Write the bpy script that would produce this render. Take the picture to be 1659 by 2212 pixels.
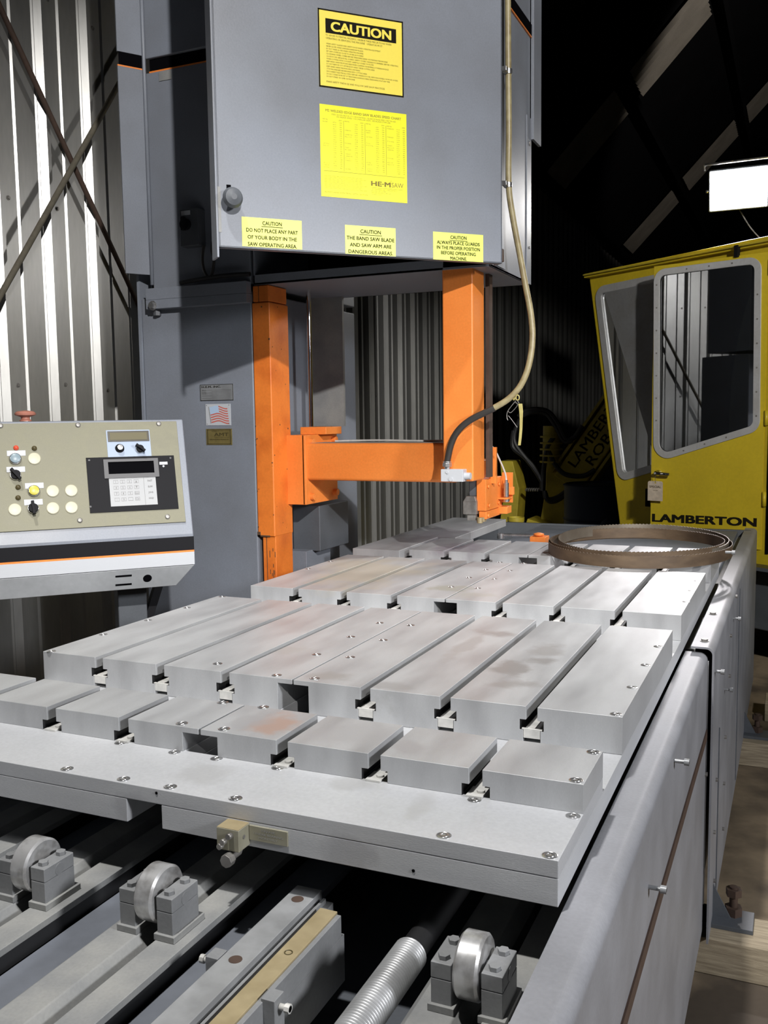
import bpy, bmesh, math, random
from math import sin, cos, radians, pi, atan2, hypot, sqrt
from mathutils import Vector, Matrix
random.seed(7)
for o in list(bpy.data.objects): bpy.data.objects.remove(o)
S = bpy.context.scene
COL = S.collection

# ------------------------------------------------------------------ camera, world, lights, exposure
CAM = Vector((0.8585, -1.2070, 1.4526))
R = ((0.91541405, 0.40228308, -0.01361795), (0.02800801, -0.09741088, -0.99485008), (-0.40153789, 0.91031832, -0.10043843))
FPX = 2027.9
RI, DN, FW = Vector(R[0]), Vector(R[1]), Vector(R[2])
cd = bpy.data.cameras.new('camera'); cam = bpy.data.objects.new('camera', cd); COL.objects.link(cam)
cd.sensor_fit = 'VERTICAL'; cd.sensor_height = 24; cd.lens = FPX * 24 / 2212; cd.clip_start = .02; cd.clip_end = 200
cam.matrix_world = Matrix(((RI.x, -DN.x, -FW.x, CAM.x), (RI.y, -DN.y, -FW.y, CAM.y), (RI.z, -DN.z, -FW.z, CAM.z), (0, 0, 0, 1)))
S.camera = cam
vs = S.view_settings; vs.view_transform = 'Standard'; vs.look = 'None'; vs.gamma = 1; vs.use_curve_mapping = False; vs.exposure = 0.16
W = bpy.data.worlds.new('night'); S.world = W; W.use_nodes = True
W.node_tree.nodes['Background'].inputs[0].default_value = (.55, .6, .75, 1); W.node_tree.nodes['Background'].inputs[1].default_value = .035

def lamp(name, kind, loc, aim, energy, color, size, angle=None, blend=None):
    l = bpy.data.lights.new(name, kind); l.energy = energy; l.color = color
    if kind == 'SPOT': l.shadow_soft_size = size; l.spot_size = radians(angle); l.spot_blend = blend
    elif kind == 'AREA': l.size = size
    else: l.shadow_soft_size = size
    o = bpy.data.objects.new(name, l); COL.objects.link(o); o.location = loc
    o.rotation_euler = (Vector(aim) - Vector(loc)).to_track_quat('-Z', 'Y').to_euler()
    return o
# a work light behind the operator on the right, beamed at the saw head and the wall
lamp('work_light', 'SPOT', (3.85, -3.95, 4.40), (-.48, 1.42, 2.08), 1850, (1, .97, .94), .06, 30, .6)
# the high lamp over the table front
lamp('bay_light', 'SPOT', (-.05, -1.15, 5.9), (.25, .10, .9), 1000, (1, .98, .955), .10, 44, .5)
# the beam of the floodlight in view
lamp('flood_beam', 'SPOT', (.485, 4.80, 2.72), (.30, 2.6, .9), 250, (1, .95, .97), .08, 40, .8)
# added spot with no seen source, brightens the roof skylights
lamp('roof_fill', 'SPOT', (3.2, 8.0, 4.0), (-.3, 14.5, 7.2), 420, (1, .93, .85), .1, 46, .3)
# unseen spot added to brighten the bed's outer guard
lamp('guard_fill', 'SPOT', (4.1, -.7, 2.5), (.66, .75, .5), 500, (.96, .97, 1), .25, 54, .5)
# extra spot without a visible source, added for the cab alone
lamp('cab_fill', 'SPOT', (2.7, -.9, 3.3), (.55, 4.3, 1.45), 720, (1, .97, .9), .1, 36, .5)

def ray(u, v): return RI * ((u - 829.5) / FPX) + DN * ((v - 1106) / FPX) + FW
def at(u, v, X=None, Y=None, Z=None):
    d = ray(u, v)
    t = (X - CAM.x) / d.x if X is not None else (Y - CAM.y) / d.y if Y is not None else (Z - CAM.z) / d.z
    return CAM + d * t
def atp(u, v, p0, n):
    d = ray(u, v); return CAM + d * ((p0 - CAM).dot(n) / d.dot(n))

# ------------------------------------------------------------------ materials
def nd(nt, typ, **k):
    n = nt.nodes.new(typ)
    for a, b in k.items(): setattr(n, a, b)
    return n
def mat(name, c, rough=.5, metal=0, c2=None, scale=8, lo=.35, hi=.7, bump=0, bscale=60, stretch=None, spec=.5, fine=.06, world=False, rnoise=.1, coat=0):
    m = bpy.data.materials.new(name); m.use_nodes = True; nt = m.node_tree; L = nt.links
    b = nt.nodes['Principled BSDF']; b.inputs['Roughness'].default_value = rough; b.inputs['Metallic'].default_value = metal
    b.inputs['Specular IOR Level'].default_value = spec; b.inputs['Coat Weight'].default_value = coat
    if world: src = nd(nt, 'ShaderNodeNewGeometry').outputs['Position']
    else:
        tc = nd(nt, 'ShaderNodeTexCoord'); oi = nd(nt, 'ShaderNodeObjectInfo')
        add = nd(nt, 'ShaderNodeVectorMath', operation='MULTIPLY_ADD'); add.inputs[1].default_value = (1, 1, 1)
        cmb = nd(nt, 'ShaderNodeMath', operation='MULTIPLY'); cmb.inputs[1].default_value = 37.0
        L.new(oi.outputs['Random'], cmb.inputs[0]); L.new(tc.outputs['Object'], add.inputs[0]); L.new(cmb.outputs[0], add.inputs[2])
        src = add.outputs[0]
    if stretch:
        mp = nd(nt, 'ShaderNodeMapping'); mp.inputs['Scale'].default_value = stretch; L.new(src, mp.inputs[0]); src = mp.outputs[0]
    n1 = nd(nt, 'ShaderNodeTexNoise'); n1.inputs['Scale'].default_value = scale; n1.inputs['Detail'].default_value = 5; L.new(src, n1.inputs['Vector'])
    rp = nd(nt, 'ShaderNodeValToRGB'); e = rp.color_ramp.elements
    c2 = c2 or tuple(x * .78 for x in c)
    e[0].position = lo; e[0].color = (*c2, 1); e[1].position = hi; e[1].color = (*c, 1); L.new(n1.outputs['Fac'], rp.inputs[0])
    n2 = nd(nt, 'ShaderNodeTexNoise'); n2.inputs['Scale'].default_value = bscale; n2.inputs['Detail'].default_value = 4; L.new(src, n2.inputs['Vector'])
    mr = nd(nt, 'ShaderNodeMapRange'); mr.inputs['To Min'].default_value = 1 - fine * 2; mr.inputs['To Max'].default_value = 1 + fine * 2; L.new(n2.outputs['Fac'], mr.inputs['Value'])
    mx = nd(nt, 'ShaderNodeMix', data_type='RGBA', blend_type='MULTIPLY'); mx.inputs['Factor'].default_value = 1
    L.new(rp.outputs[0], mx.inputs['A']); L.new(mr.outputs[0], mx.inputs['B'])
    L.new(mx.outputs['Result'], b.inputs['Base Color'])
    rr = nd(nt, 'ShaderNodeMapRange'); rr.inputs['To Min'].default_value = max(.02, rough - rnoise); rr.inputs['To Max'].default_value = min(1, rough + rnoise)
    L.new(n1.outputs['Fac'], rr.inputs['Value']); L.new(rr.outputs[0], b.inputs['Roughness'])
    if bump:
        bp = nd(nt, 'ShaderNodeBump'); bp.inputs['Strength'].default_value = bump; bp.inputs['Distance'].default_value = .002
        L.new(n2.outputs['Fac'], bp.inputs['Height']); L.new(bp.outputs[0], b.inputs['Normal'])
    m['out'] = mx.name
    return m
def stain_and_tint(m, blobs):
    """marks with a shape of their own: (centre, radius, colour, strength), edges broken by noise"""
    nt = m.node_tree; L = nt.links; b = nt.nodes['Principled BSDF']; g = nd(nt, 'ShaderNodeNewGeometry').outputs['Position']
    cur = b.inputs['Base Color'].links[0].from_socket
    for (c, sc, col, amt, ns) in blobs:
        v = nd(nt, 'ShaderNodeVectorMath', operation='SUBTRACT'); L.new(g, v.inputs[0]); v.inputs[1].default_value = c
        w = nd(nt, 'ShaderNodeVectorMath', operation='DIVIDE'); L.new(v.outputs[0], w.inputs[0]); w.inputs[1].default_value = sc
        nz = nd(nt, 'ShaderNodeTexNoise'); nz.inputs['Scale'].default_value = ns * 1.2; nz.inputs['Detail'].default_value = 6; nz.inputs['Roughness'].default_value = .6; L.new(g, nz.inputs['Vector'])
        ln = nd(nt, 'ShaderNodeVectorMath', operation='LENGTH'); L.new(w.outputs[0], ln.inputs[0])
        ad = nd(nt, 'ShaderNodeMath', operation='ADD'); n3 = nd(nt, 'ShaderNodeMath', operation='MULTIPLY'); n3.inputs[1].default_value = 2.6; L.new(nz.outputs['Fac'], n3.inputs[0]); L.new(ln.outputs['Value'], ad.inputs[0]); L.new(n3.outputs[0], ad.inputs[1])
        mr = nd(nt, 'ShaderNodeMapRange'); mr.inputs['From Min'].default_value = 1.75; mr.inputs['From Max'].default_value = 2.3
        mr.inputs['To Min'].default_value = amt; mr.inputs['To Max'].default_value = 0; L.new(ad.outputs[0], mr.inputs['Value'])
        mx = nd(nt, 'ShaderNodeMix', data_type='RGBA'); L.new(mr.outputs[0], mx.inputs['Factor']); L.new(cur, mx.inputs['A']); mx.inputs['B'].default_value = (*col, 1)
        cur = mx.outputs['Result']
    L.new(cur, b.inputs['Base Color'])
def flat(name, c, rough=.5, metal=0, emit=0, spec=.5):
    m = bpy.data.materials.new(name); m.use_nodes = True; b = m.node_tree.nodes['Principled BSDF']
    nt = m.node_tree; n = nd(nt, 'ShaderNodeTexNoise'); n.inputs['Scale'].default_value = 30
    rp = nd(nt, 'ShaderNodeValToRGB'); e = rp.color_ramp.elements; e[0].color = (*[x * .92 for x in c], 1); e[1].color = (*c, 1)
    nt.links.new(n.outputs['Fac'], rp.inputs[0]); nt.links.new(rp.outputs[0], b.inputs['Base Color'])
    b.inputs['Roughness'].default_value = rough; b.inputs['Metallic'].default_value = metal; b.inputs['Specular IOR Level'].default_value = spec
    if emit: b.inputs['Emission Color'].default_value = (*c, 1); b.inputs['Emission Strength'].default_value = emit
    return m
M = {}
M['gray'] = mat('machine_gray_paint', (.215, .237, .28), .42, 0, (.19, .205, .235), 5, bump=.08, bscale=220)
M['graydark'] = mat('dark_gray_paint', (.10, .11, .125), .5, 0, None, 6, bump=.1, bscale=200)
M['guard'] = mat('guard_gray_paint', (.265, .270, .292), .5, 0, (.205, .209, .226), 7, bump=.1, bscale=180, world=True)
M['beam'] = mat('dusty_gray_paint', (.30, .30, .285), .6, 0, (.22, .225, .225), 14, bump=.15, bscale=240)
M['blockgray'] = mat('bearing_gray_paint', (.25, .255, .26), .5, 0, (.20, .205, .21), 14, bump=.1, bscale=200)
M['deck'] = mat('blue_gray_deck', (.17, .185, .215), .55, 0, None, 6, bump=.1)
M['orange'] = mat('orange_paint', (.86, .26, .052), .4, 0, (.80, .22, .04), 6, bump=.06, bscale=150)
M['orangeworn'] = mat('worn_orange_paint', (.80, .21, .03), .45, 0, (.62, .14, .02), 9, lo=.3, hi=.55, bump=.1, bscale=120)
M['chip'] = flat('bare_chip', (.10, .055, .03), .7)
M['table'] = mat('ground_steel', (.50, .51, .52), .43, .32, (.385, .39, .40), 5, lo=.32, hi=.62, bump=.05, bscale=300, stretch=(3, .8, 1), fine=.04)
M['platev'] = mat('milled_plate', (.62, .63, .645), .45, .25, (.50, .51, .53), 4, bump=.12, bscale=300, stretch=(.6, .6, 5))
M['insert'] = mat('slot_insert', (.66, .65, .62), .5, .1, (.5, .5, .48), 30)
M['steel'] = mat('bright_steel', (.62, .62, .63), .28, .9, (.5, .5, .5), 25, bump=.03)
M['wheel'] = mat('roller_steel', (.62, .62, .62), .3, .6, (.40, .39, .38), 30, lo=.4, hi=.55)
M['bolt'] = mat('bolt_steel', (.33, .32, .30), .45, .5, (.2, .19, .18), 40)
M['brassy'] = mat('dusty_brass', (.42, .345, .205), .5, .2, (.33, .265, .15), 25)
M['stopm'] = mat('dull_brass', (.36, .345, .27), .5, .2, (.28, .265, .19), 25)
M['black'] = flat('black_plastic', (.009, .009, .011), .6, spec=.15)
M['void'] = flat('dark_interior', (.004, .004, .005), .9, spec=0)
M['chrome'] = flat('chrome', (.8, .8, .8), .08, 1)
M['wall'] = mat('galvanised_wall_sheet', (.50, .50, .48), .40, .76, (.40, .40, .39), 3, bump=.05, bscale=50, stretch=(1, 1, .25), world=True)
M['rodbrown'] = mat('rusty_rod', (.075, .045, .032), .7, 0, None, 30)
M['rodolive'] = mat('dusty_rod', (.15, .135, .10), .7, 0, None, 30)
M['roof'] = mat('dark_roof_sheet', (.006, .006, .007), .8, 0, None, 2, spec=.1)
M['sky'] = mat('skylight_sheet', (.26, .235, .20), .6, 0, None, 3)
M['concrete'] = mat('dirty_concrete', (.28, .215, .14), .85, 0, (.075, .058, .042), 3.2, lo=.38, hi=.62, bump=.4, bscale=40, world=True)
M['wood'] = mat('old_timber', (.44, .37, .26), .8, 0, (.27, .22, .15), 12, bump=.3, bscale=60, stretch=(1, 14, 14))
M['yellow'] = mat('yellow_cab_paint', (.62, .47, .022), .42, 0, (.56, .42, .02), 4, bump=.05)
M['yellowdim'] = mat('old_yellow_paint', (.60, .48, .04), .55, 0, (.40, .32, .03), 6)
M['alu'] = mat('window_aluminium', (.55, .56, .58), .4, .35, (.5, .5, .5), 10)
M['hose'] = mat('tan_conduit', (.36, .31, .17), .4, 0, (.26, .21, .11), 30, bump=.1)
M['hoseblack'] = flat('black_hose', (.03, .027, .024), .5)
M['label_y'] = flat('yellow_label', (.97, .80, .10), .45)
M['label_l'] = flat('lemon_label', (.95, .93, .02), .4)
M['label_g'] = flat('greenish_yellow_label', (.84, .93, .16), .4)
M['ink'] = flat('ink', (.014, .012, .008), .8, spec=.1)
M['tape'] = mat('yellowed_tape', (.50, .44, .17), .5, 0, (.36, .30, .10), 40)
M['inkfaint'] = flat('faint_ink', (.30, .27, .02), .6)
M['inkmid'] = flat('mid_ink', (.22, .17, .02), .6)
M['white'] = flat('white_paint', (.50, .52, .55), .45)
M['cream'] = flat('cream_plug', (.52, .50, .37), .4)
M['panel'] = mat('brushed_panel', (.205, .198, .135), .55, .1, (.175, .168, .115), 4, stretch=(1, 8, 8))
M['paleblue'] = flat('pale_blue_plate', (.33, .40, .52), .5)
M['redplas'] = flat('red_plastic', (.62, .08, .04), .4)
M['pinkred'] = flat('faded_red_plastic', (.42, .17, .12), .5)
M['yellowb'] = flat('yellow_button', (.55, .49, .07), .35)
M['blueb'] = flat('blue_gray_button', (.22, .29, .33), .35)
M['lcd'] = flat('lcd_glass', (.055, .048, .033), .3)
M['lcd2'] = flat('lcd_face', (.17, .155, .10), .15)
M['chin'] = mat('pale_gray', (.46, .48, .50), .45, 0, None, 5)  # a paler gray than the console body
M['railsteel'] = mat('rail_steel', (.46, .47, .48), .4, .35, (.33, .335, .34), 18, bump=.03)
M['greyplas'] = flat('gray_plastic', (.085, .085, .09), .5)
M['key'] = flat('keypad', (.36, .37, .38), .45)
M['keyink'] = flat('keypad_ink', (.17, .17, .17), .5)
M['blade'] = mat('rusty_blade', (.135, .092, .055), .62, .15, (.085, .056, .034), 12, stretch=(1, 1, 3))
M['bladeb'] = mat('blade_bare', (.20, .175, .14), .5, .35, (.11, .085, .06), 6)
M['paper'] = mat('paper_tag', (.66, .56, .45), .7, 0, None, 40)
M['blue'] = flat('dark_blue_paint', (.012, .025, .06), .6)
M['tarp'] = mat('blue_tarp', (.018, .03, .06), .7, 0, None, 9, bump=.6, bscale=14)
M['flagred'] = flat('flag_red', (.55, .12, .09), .5)
M['flagblue'] = flat('flag_blue', (.42, .55, .72), .5)
M['gold'] = mat('brass_plaque', (.30, .24, .09), .4, .5, None, 30)
M['goldink'] = flat('plaque_relief', (.07, .055, .02), .5)
M['tin'] = mat('tin_plate', (.30, .31, .32), .45, .3, None, 20)
M['emit'] = flat('lamp_face', (1, .97, .95), .4, emit=60)
M['rubber_shade'] = flat('dark_rubber_and_shade', (.014, .014, .015), .5)  # dark rubber, also used to paint shade into the table slots
def glass(name, tint, refl, rough=.015):
    m = bpy.data.materials.new(name); m.use_nodes = True; nt = m.node_tree; nt.nodes.clear()
    o = nd(nt, 'ShaderNodeOutputMaterial'); mx = nd(nt, 'ShaderNodeMixShader'); t = nd(nt, 'ShaderNodeBsdfTransparent'); g = nd(nt, 'ShaderNodeBsdfGlossy')
    t.inputs[0].default_value = (*tint, 1); g.inputs['Roughness'].default_value = rough; g.inputs[0].default_value = (.95, .97, 1, 1)
    fr = nd(nt, 'ShaderNodeFresnel'); fr.inputs[0].default_value = refl
    nt.links.new(fr.outputs[0], mx.inputs[0]); nt.links.new(t.outputs[0], mx.inputs[1]); nt.links.new(g.outputs[0], mx.inputs[2]); nt.links.new(mx.outputs[0], o.inputs[0])
    return m
M['glass'] = glass('cab_glass', (.35, .38, .38), 2.6)
# stains on the table steel, with painted purple shade and tan light at rear
ST = 1.0
stain_and_tint(M['table'], [((.100, .068, .9633), (.050, .055, .05), (.47, .33, .27), .8, 14), ((.055, .06, .9633), (.035, .05, .05), (.40, .40, .41), .6, 16),
                   ((.231, .07, .9633), (.07, .075, .05), (.42, .42, .43), .6, 9), ((.345, .045, .9633), (.03, .03, .05), (.38, .37, .38), .6, 12),
                   ((.19, .33, .9633), (.05, .035, .05), (.36, .36, .36), .75, 13), ((.22, .66, .9633), (.022, .14, .05), (.37, .355, .35), .7, 10), ((.25, .80, .9633), (.06, .035, .05), (.33, .31, .305), .85, 10),
                   ((.355, .53, .9633), (.045, .05, .05), (.31, .30, .295), .9, 14), ((.39, .70, .9633), (.045, .07, .05), (.34, .33, .325), .8, 12), ((.385, .42, .9633), (.05, .06, .05), (.34, .33, .325), .8, 14), ((.41, .60, .9633), (.04, .03, .05), (.30, .29, .285), .85, 12),
                   ((.055, .345, .9633), (.05, .035, .05), (.36, .355, .345), .8, 12), ((-.12, .50, .9633), (.05, .04, .05), (.42, .42, .41), .6, 12),
                   ((-.04, 1.29, .9633), (.07, .06, .05), (.37, .37, .31), .75, 9), ((.03, 1.22, .9633), (.07, .05, .05), (.42, .42, .37), .5, 12),
                   ((-.29, 2.10, .9633), (.13, .14, .05), (.30, .25, .30), .7, 7), ((-.52, 2.4, .9633), (.12, .4, .05), (.30, .27, .30), .6, 6), ((-.20, 1.72, .9633), (.20, .08, .05), (.36, .33, .33), .6, 8),  # purple cast shadow painted onto the rear blocks
                   ((-.40, 1.45, .9633), (.22, .33, .05), (.53, .48, .37), .65, 4)])  # tan tint of warm lamp light painted onto row three
stain_and_tint(M['platev'], [((.40, -.06, .9224), (.020, .06, .05), (.44, .44, .44), .6, 10), ((.28, -.02, .9224), (.06, .025, .05), (.44, .44, .43), .55, 10), ((.06, -.07, .9224), (.05, .04, .05), (.45, .45, .45), .5, 10),
                    ((.33, -.146, .88), (.05, .05, .03), (.34, .34, .36), .5, 16), ((-.02, -.146, .89), (.05, .05, .03), (.36, .36, .38), .4, 16)])

# ------------------------------------------------------------------ mesh builder
class MB:
    def __init__(s): s.v = []; s.f = []; s.m = []; s.sm = []; s.k = 0; s.T = None
    def add(s, vs, fs, smooth=False):
        b = len(s.v)
        for p in vs:
            p = Vector(p); s.v.append(s.T @ p if s.T else p)
        for f in fs: s.f.append([b + i for i in f]); s.m.append(s.k); s.sm.append(smooth)
        return s
    def box(s, x0, x1, y0, y1, z0, z1):
        return s.add([(x0, y0, z0), (x1, y0, z0), (x1, y1, z0), (x0, y1, z0), (x0, y0, z1), (x1, y0, z1), (x1, y1, z1), (x0, y1, z1)],
                     [(3, 2, 1, 0), (4, 5, 6, 7), (0, 1, 5, 4), (1, 2, 6, 5), (2, 3, 7, 6), (3, 0, 4, 7)])
    def obox(s, c, ax, ay, az, hx, hy, hz):
        c, ax, ay, az = Vector(c), Vector(ax).normalized(), Vector(ay).normalized(), Vector(az).normalized()
        vs = [c + ax * hx * i + ay * hy * j + az * hz * k for k in (-1, 1) for i, j in ((-1, -1), (1, -1), (1, 1), (-1, 1))]
        return s.add(vs, [(3, 2, 1, 0), (4, 5, 6, 7), (0, 1, 5, 4), (1, 2, 6, 5), (2, 3, 7, 6), (3, 0, 4, 7)])
    def prism(s, pts, o, a, b, c, c0, c1, smooth=False):
        """polygon pts=(p,q) in the plane o+a*p+b*q, extruded along c from c0 to c1"""
        o, a, b, c = Vector(o), Vector(a), Vector(b), Vector(c); n = len(pts)
        vs = [o + a * p + b * q + c * c0 for p, q in pts] + [o + a * p + b * q + c * c1 for p, q in pts]
        s.add(vs, [(i, (i + 1) % n, n + (i + 1) % n, n + i) for i in range(n)], smooth)
        bb = len(s.v) - 2 * n
        s.f += [[bb + i for i in range(n)][::-1], [bb + n + i for i in range(n)]]; s.m += [s.k] * 2; s.sm += [False] * 2
        return s
    def cyl(s, p0, p1, r, n=16, r1=None, caps=True, rot=0, smooth=None):
        p0, p1 = Vector(p0), Vector(p1); d = (p1 - p0).normalized(); r1 = r if r1 is None else r1
        a = d.orthogonal().normalized(); b = d.cross(a)
        vs = [p0 + (a * cos(rot + 2 * pi * i / n) + b * sin(rot + 2 * pi * i / n)) * r for i in range(n)] + [p1 + (a * cos(rot + 2 * pi * i / n) + b * sin(rot + 2 * pi * i / n)) * r1 for i in range(n)]
        s.add(vs, [(i, (i + 1) % n, n + (i + 1) % n, n + i) for i in range(n)], n > 8 if smooth is None else smooth)
        if caps:
            bb = len(s.v) - 2 * n
            s.f += [[bb + i for i in range(n)][::-1], [bb + n + i for i in range(n)]]; s.m += [s.k] * 2; s.sm += [False] * 2
        return s
    def lathe(s, prof, p0, d, n=20):
        p0, d = Vector(p0), Vector(d).normalized(); a = d.orthogonal().normalized(); b = d.cross(a); m = len(prof)
        vs = [p0 + d * h + (a * cos(2 * pi * i / n) + b * sin(2 * pi * i / n)) * r for r, h in prof for i in range(n)]
        s.add(vs, [(j * n + i, j * n + (i + 1) % n, (j + 1) * n + (i + 1) % n, (j + 1) * n + i) for j in range(m - 1) for i in range(n)], True)
        bb = len(s.v) - m * n
        s.f += [[bb + i for i in range(n)][::-1], [bb + (m - 1) * n + i for i in range(n)]]; s.m += [s.k] * 2; s.sm += [False] * 2
        return s
    def tube(s, pts, r, n=10, sub=6):
        P = spline(pts, sub) if sub else [Vector(p) for p in pts]
        N = len(P); rr = r if callable(r) else (lambda t: r)
        up = None; vs = []
        for i, p in enumerate(P):
            d = (P[min(i + 1, N - 1)] - P[max(i - 1, 0)]).normalized()
            a = (d.orthogonal() if up is None else up - d * up.dot(d)).normalized(); up = a; b = d.cross(a); q = rr(i / max(1, N - 1))
            vs += [p + (a * cos(2 * pi * k / n) + b * sin(2 * pi * k / n)) * q for k in range(n)]
        s.add(vs, [(j * n + i, j * n + (i + 1) % n, (j + 1) * n + (i + 1) % n, (j + 1) * n + i) for j in range(N - 1) for i in range(n)], True)
        bb = len(s.v) - N * n
        s.f += [[bb + i for i in range(n)][::-1], [bb + (N - 1) * n + i for i in range(n)]]; s.m += [s.k] * 2; s.sm += [False] * 2
        return s
    def hexbolt(s, p, d, r=.008, h=.006, washer=True):
        p, d = Vector(p), Vector(d).normalized()
        if washer: s.cyl(p, p + d * .0015, r * 1.35, 14)
        return s.cyl(p, p + d * h, r, 6, rot=.3)
    def mesh(s, name, mats, center=True):
        me = bpy.data.meshes.new(name)
        if center and s.v:
            lo = Vector([min(v[i] for v in s.v) for i in range(3)]); hi = Vector([max(v[i] for v in s.v) for i in range(3)]); c = (lo + hi) / 2; c.z = lo.z
        else: c = Vector()
        me.from_pydata([v - c for v in s.v], [], s.f)
        for m in (mats if isinstance(mats, (list, tuple)) else [mats]): me.materials.append(m)
        me.polygons.foreach_set('material_index', s.m); me.polygons.foreach_set('use_smooth', s.sm)
        bm = bmesh.new(); bm.from_mesh(me); bmesh.ops.recalc_face_normals(bm, faces=bm.faces)
        for e in bm.edges:
            if len(e.link_faces) == 2 and e.calc_face_angle(0) > .55: e.smooth = False
        bm.to_mesh(me); bm.free(); me.update()
        return me, c
def spline(pts, sub):
    P = [Vector(p) for p in pts]; out = []
    for i in range(len(P) - 1):
        a, b, c, d = P[max(i - 1, 0)], P[i], P[i + 1], P[min(i + 2, len(P) - 1)]
        for k in range(sub):
            t = k / sub
            out.append(.5 * ((2 * b) + (c - a) * t + (2 * a - 5 * b + 4 * c - d) * t * t + (3 * b - a - 3 * c + d) * t ** 3))
    return out + [P[-1]]
WP = {}
def put(o, loc, parent):
    COL.objects.link(o); WP[o.name] = Vector(loc)
    if parent: o.parent = parent; o.location = Vector(loc) - WP[parent.name]
    else: o.location = loc
    return o
def obj(name, mb, mats, parent=None, bevel=0, seg=2):
    me, c = mb.mesh(name, mats); o = bpy.data.objects.new(name, me); put(o, c, parent)
    if bevel:
        md = o.modifiers.new('bevel', 'BEVEL'); md.width = bevel; md.segments = seg; md.limit_method = 'ANGLE'; md.angle_limit = radians(40); md.harden_normals = True
    return o
def each(name, mbs, mats, parent, bevel=0):
    return [obj(name, m, mats, parent, bevel) for m in mbs]
def dup(src, loc, parent, name=None, rot=None):
    o = src.copy(); 
    if name: o.name = name
    o.parent = None; put(o, loc, parent)
    if rot is not None: o.rotation_euler = rot
    return o
def thing(name, label, cat, loc, group=None):
    o = bpy.data.objects.new(name, None); o.empty_display_size = .1; put(o, loc, None); tag(o, label, cat, group); return o
def tag(o, label, cat, group=None):
    o['label'] = label; o['category'] = cat
    if group: o['group'] = group
    return o
def struct(o): o['kind'] = 'structure'; return o
X, Y, Z = Vector((1, 0, 0)), Vector((0, 1, 0)), Vector((0, 0, 1))

def rpoly(pts, r, n=5):
    """polygon with rounded corners; r a number or one per corner"""
    out = []; N = len(pts)
    for i in range(N):
        a, b, c = Vector(pts[i - 1]), Vector(pts[i]), Vector(pts[(i + 1) % N]); q = r[i] if isinstance(r, (list, tuple)) else r
        if q <= 0: out.append(tuple(b)); continue
        u, w = (a - b).normalized(), (c - b).normalized(); ang = u.angle(w); d = min(q / math.tan(ang / 2), (a - b).length * .48, (c - b).length * .48)
        rad = d * math.tan(ang / 2); ctr = b + (u + w).normalized() * (rad / sin(ang / 2)); s0, s1 = b + u * d - ctr, b + w * d - ctr
        t0 = atan2(s0.y, s0.x); dt = (atan2(s1.y, s1.x) - t0 + pi) % (2 * pi) - pi
        out += [tuple(ctr + Vector((cos(t0 + dt * k / n), sin(t0 + dt * k / n))) * rad) for k in range(n + 1)]
    return out
def inset(pts, d):
    N = len(pts); out = []; A = sum(pts[i][0] * pts[(i + 1) % N][1] - pts[(i + 1) % N][0] * pts[i][1] for i in range(N)); sg = 1 if A > 0 else -1
    for i in range(N):
        a, b, c = Vector(pts[i - 1]), Vector(pts[i]), Vector(pts[(i + 1) % N]); e, f = (b - a).normalized(), (c - b).normalized()
        n1, n2 = Vector((-e.y, e.x)) * sg, Vector((-f.y, f.x)) * sg; h = (n1 + n2); h = h / max(.2, h.length_squared / 2)
        out.append(tuple(b + h * d))
    return out
_tc = {}
def poly_tris(outer, holes=()):
    from mathutils.geometry import tessellate_polygon
    loops = [[Vector((p[0], p[1], 0)) for p in l] for l in [outer, *holes]]
    flat_ = [p for l in loops for p in l]
    return flat_, tessellate_polygon(loops), [len(l) for l in loops]
def plate(mb, outer, holes, o, a, b, c, c0, c1):
    """flat sheet with holes in the plane o+a*p+b*q, thickness c0..c1 along c"""
    pts, tr, lens = poly_tris(outer, holes); n = len(pts); o, a, b, c = Vector(o), Vector(a), Vector(b), Vector(c)
    vs = [o + a * p.x + b * p.y + c * c0 for p in pts] + [o + a * p.x + b * p.y + c * c1 for p in pts]
    fs = [tuple(t) for t in tr] + [tuple(n + i for i in t) for t in tr]; k = 0
    for l in lens:
        fs += [(k + i, k + (i + 1) % l, n + k + (i + 1) % l, n + k + i) for i in range(l)]; k += l
    mb.add(vs, fs); return mb
def text(mb, s, o, a, b, height, width=None, align='L', bold=0, res=2, shear=0, off=0, serif=False):
    """flat lettering: o = baseline start (or centre), a right, b up; cap height and total width in metres"""
    key = (s, res)
    if key not in _tc:
        cu = bpy.data.curves.new('t', 'FONT'); cu.body = s; cu.size = 1; cu.resolution_u = res; cu.fill_mode = 'FRONT'
        ob = bpy.data.objects.new('t', cu); COL.objects.link(ob)
        dg = bpy.context.evaluated_depsgraph_get(); me = bpy.data.meshes.new_from_object(ob.evaluated_get(dg))
        _tc[key] = ([v.co.copy() for v in me.vertices], [tuple(p.vertices) for p in me.polygons])
        bpy.data.objects.remove(ob); bpy.data.curves.remove(cu); bpy.data.meshes.remove(me)
    vs, fs = _tc[key]
    if not vs: return mb
    x0, x1 = min(v.x for v in vs), max(v.x for v in vs)
    k = height / .69; kx = k if width is None else width / (x1 - x0); w = (x1 - x0) * kx
    sh = {'L': 0, 'C': -w / 2, 'R': -w}[align]; o, a, b = Vector(o), Vector(a), Vector(b); n = a.cross(b)
    steps = [(0, 0)] if bold <= 0 else [(p, q) for p in (-1, 0, 1) for q in (-1, 1)] if bold >= .015 else [(-1, 0), (1, 0)]
    for i, (p, q) in enumerate(steps):
        mb.add([o + a * ((v.x - x0) * kx + sh + p * bold * kx) + b * (v.y * k + q * bold * k * .7) + n * (off + i * .00008) for v in vs], fs)
    return mb
def rect(mb, o, a, b, x0, x1, y0, y1, off):
    o, a, b = Vector(o), Vector(a), Vector(b); n = a.cross(b) * off
    return mb.add([o + a * x + b * y + n for x, y in ((x0, y0), (x1, y0), (x1, y1), (x0, y1))], [(0, 1, 2, 3)])

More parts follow.
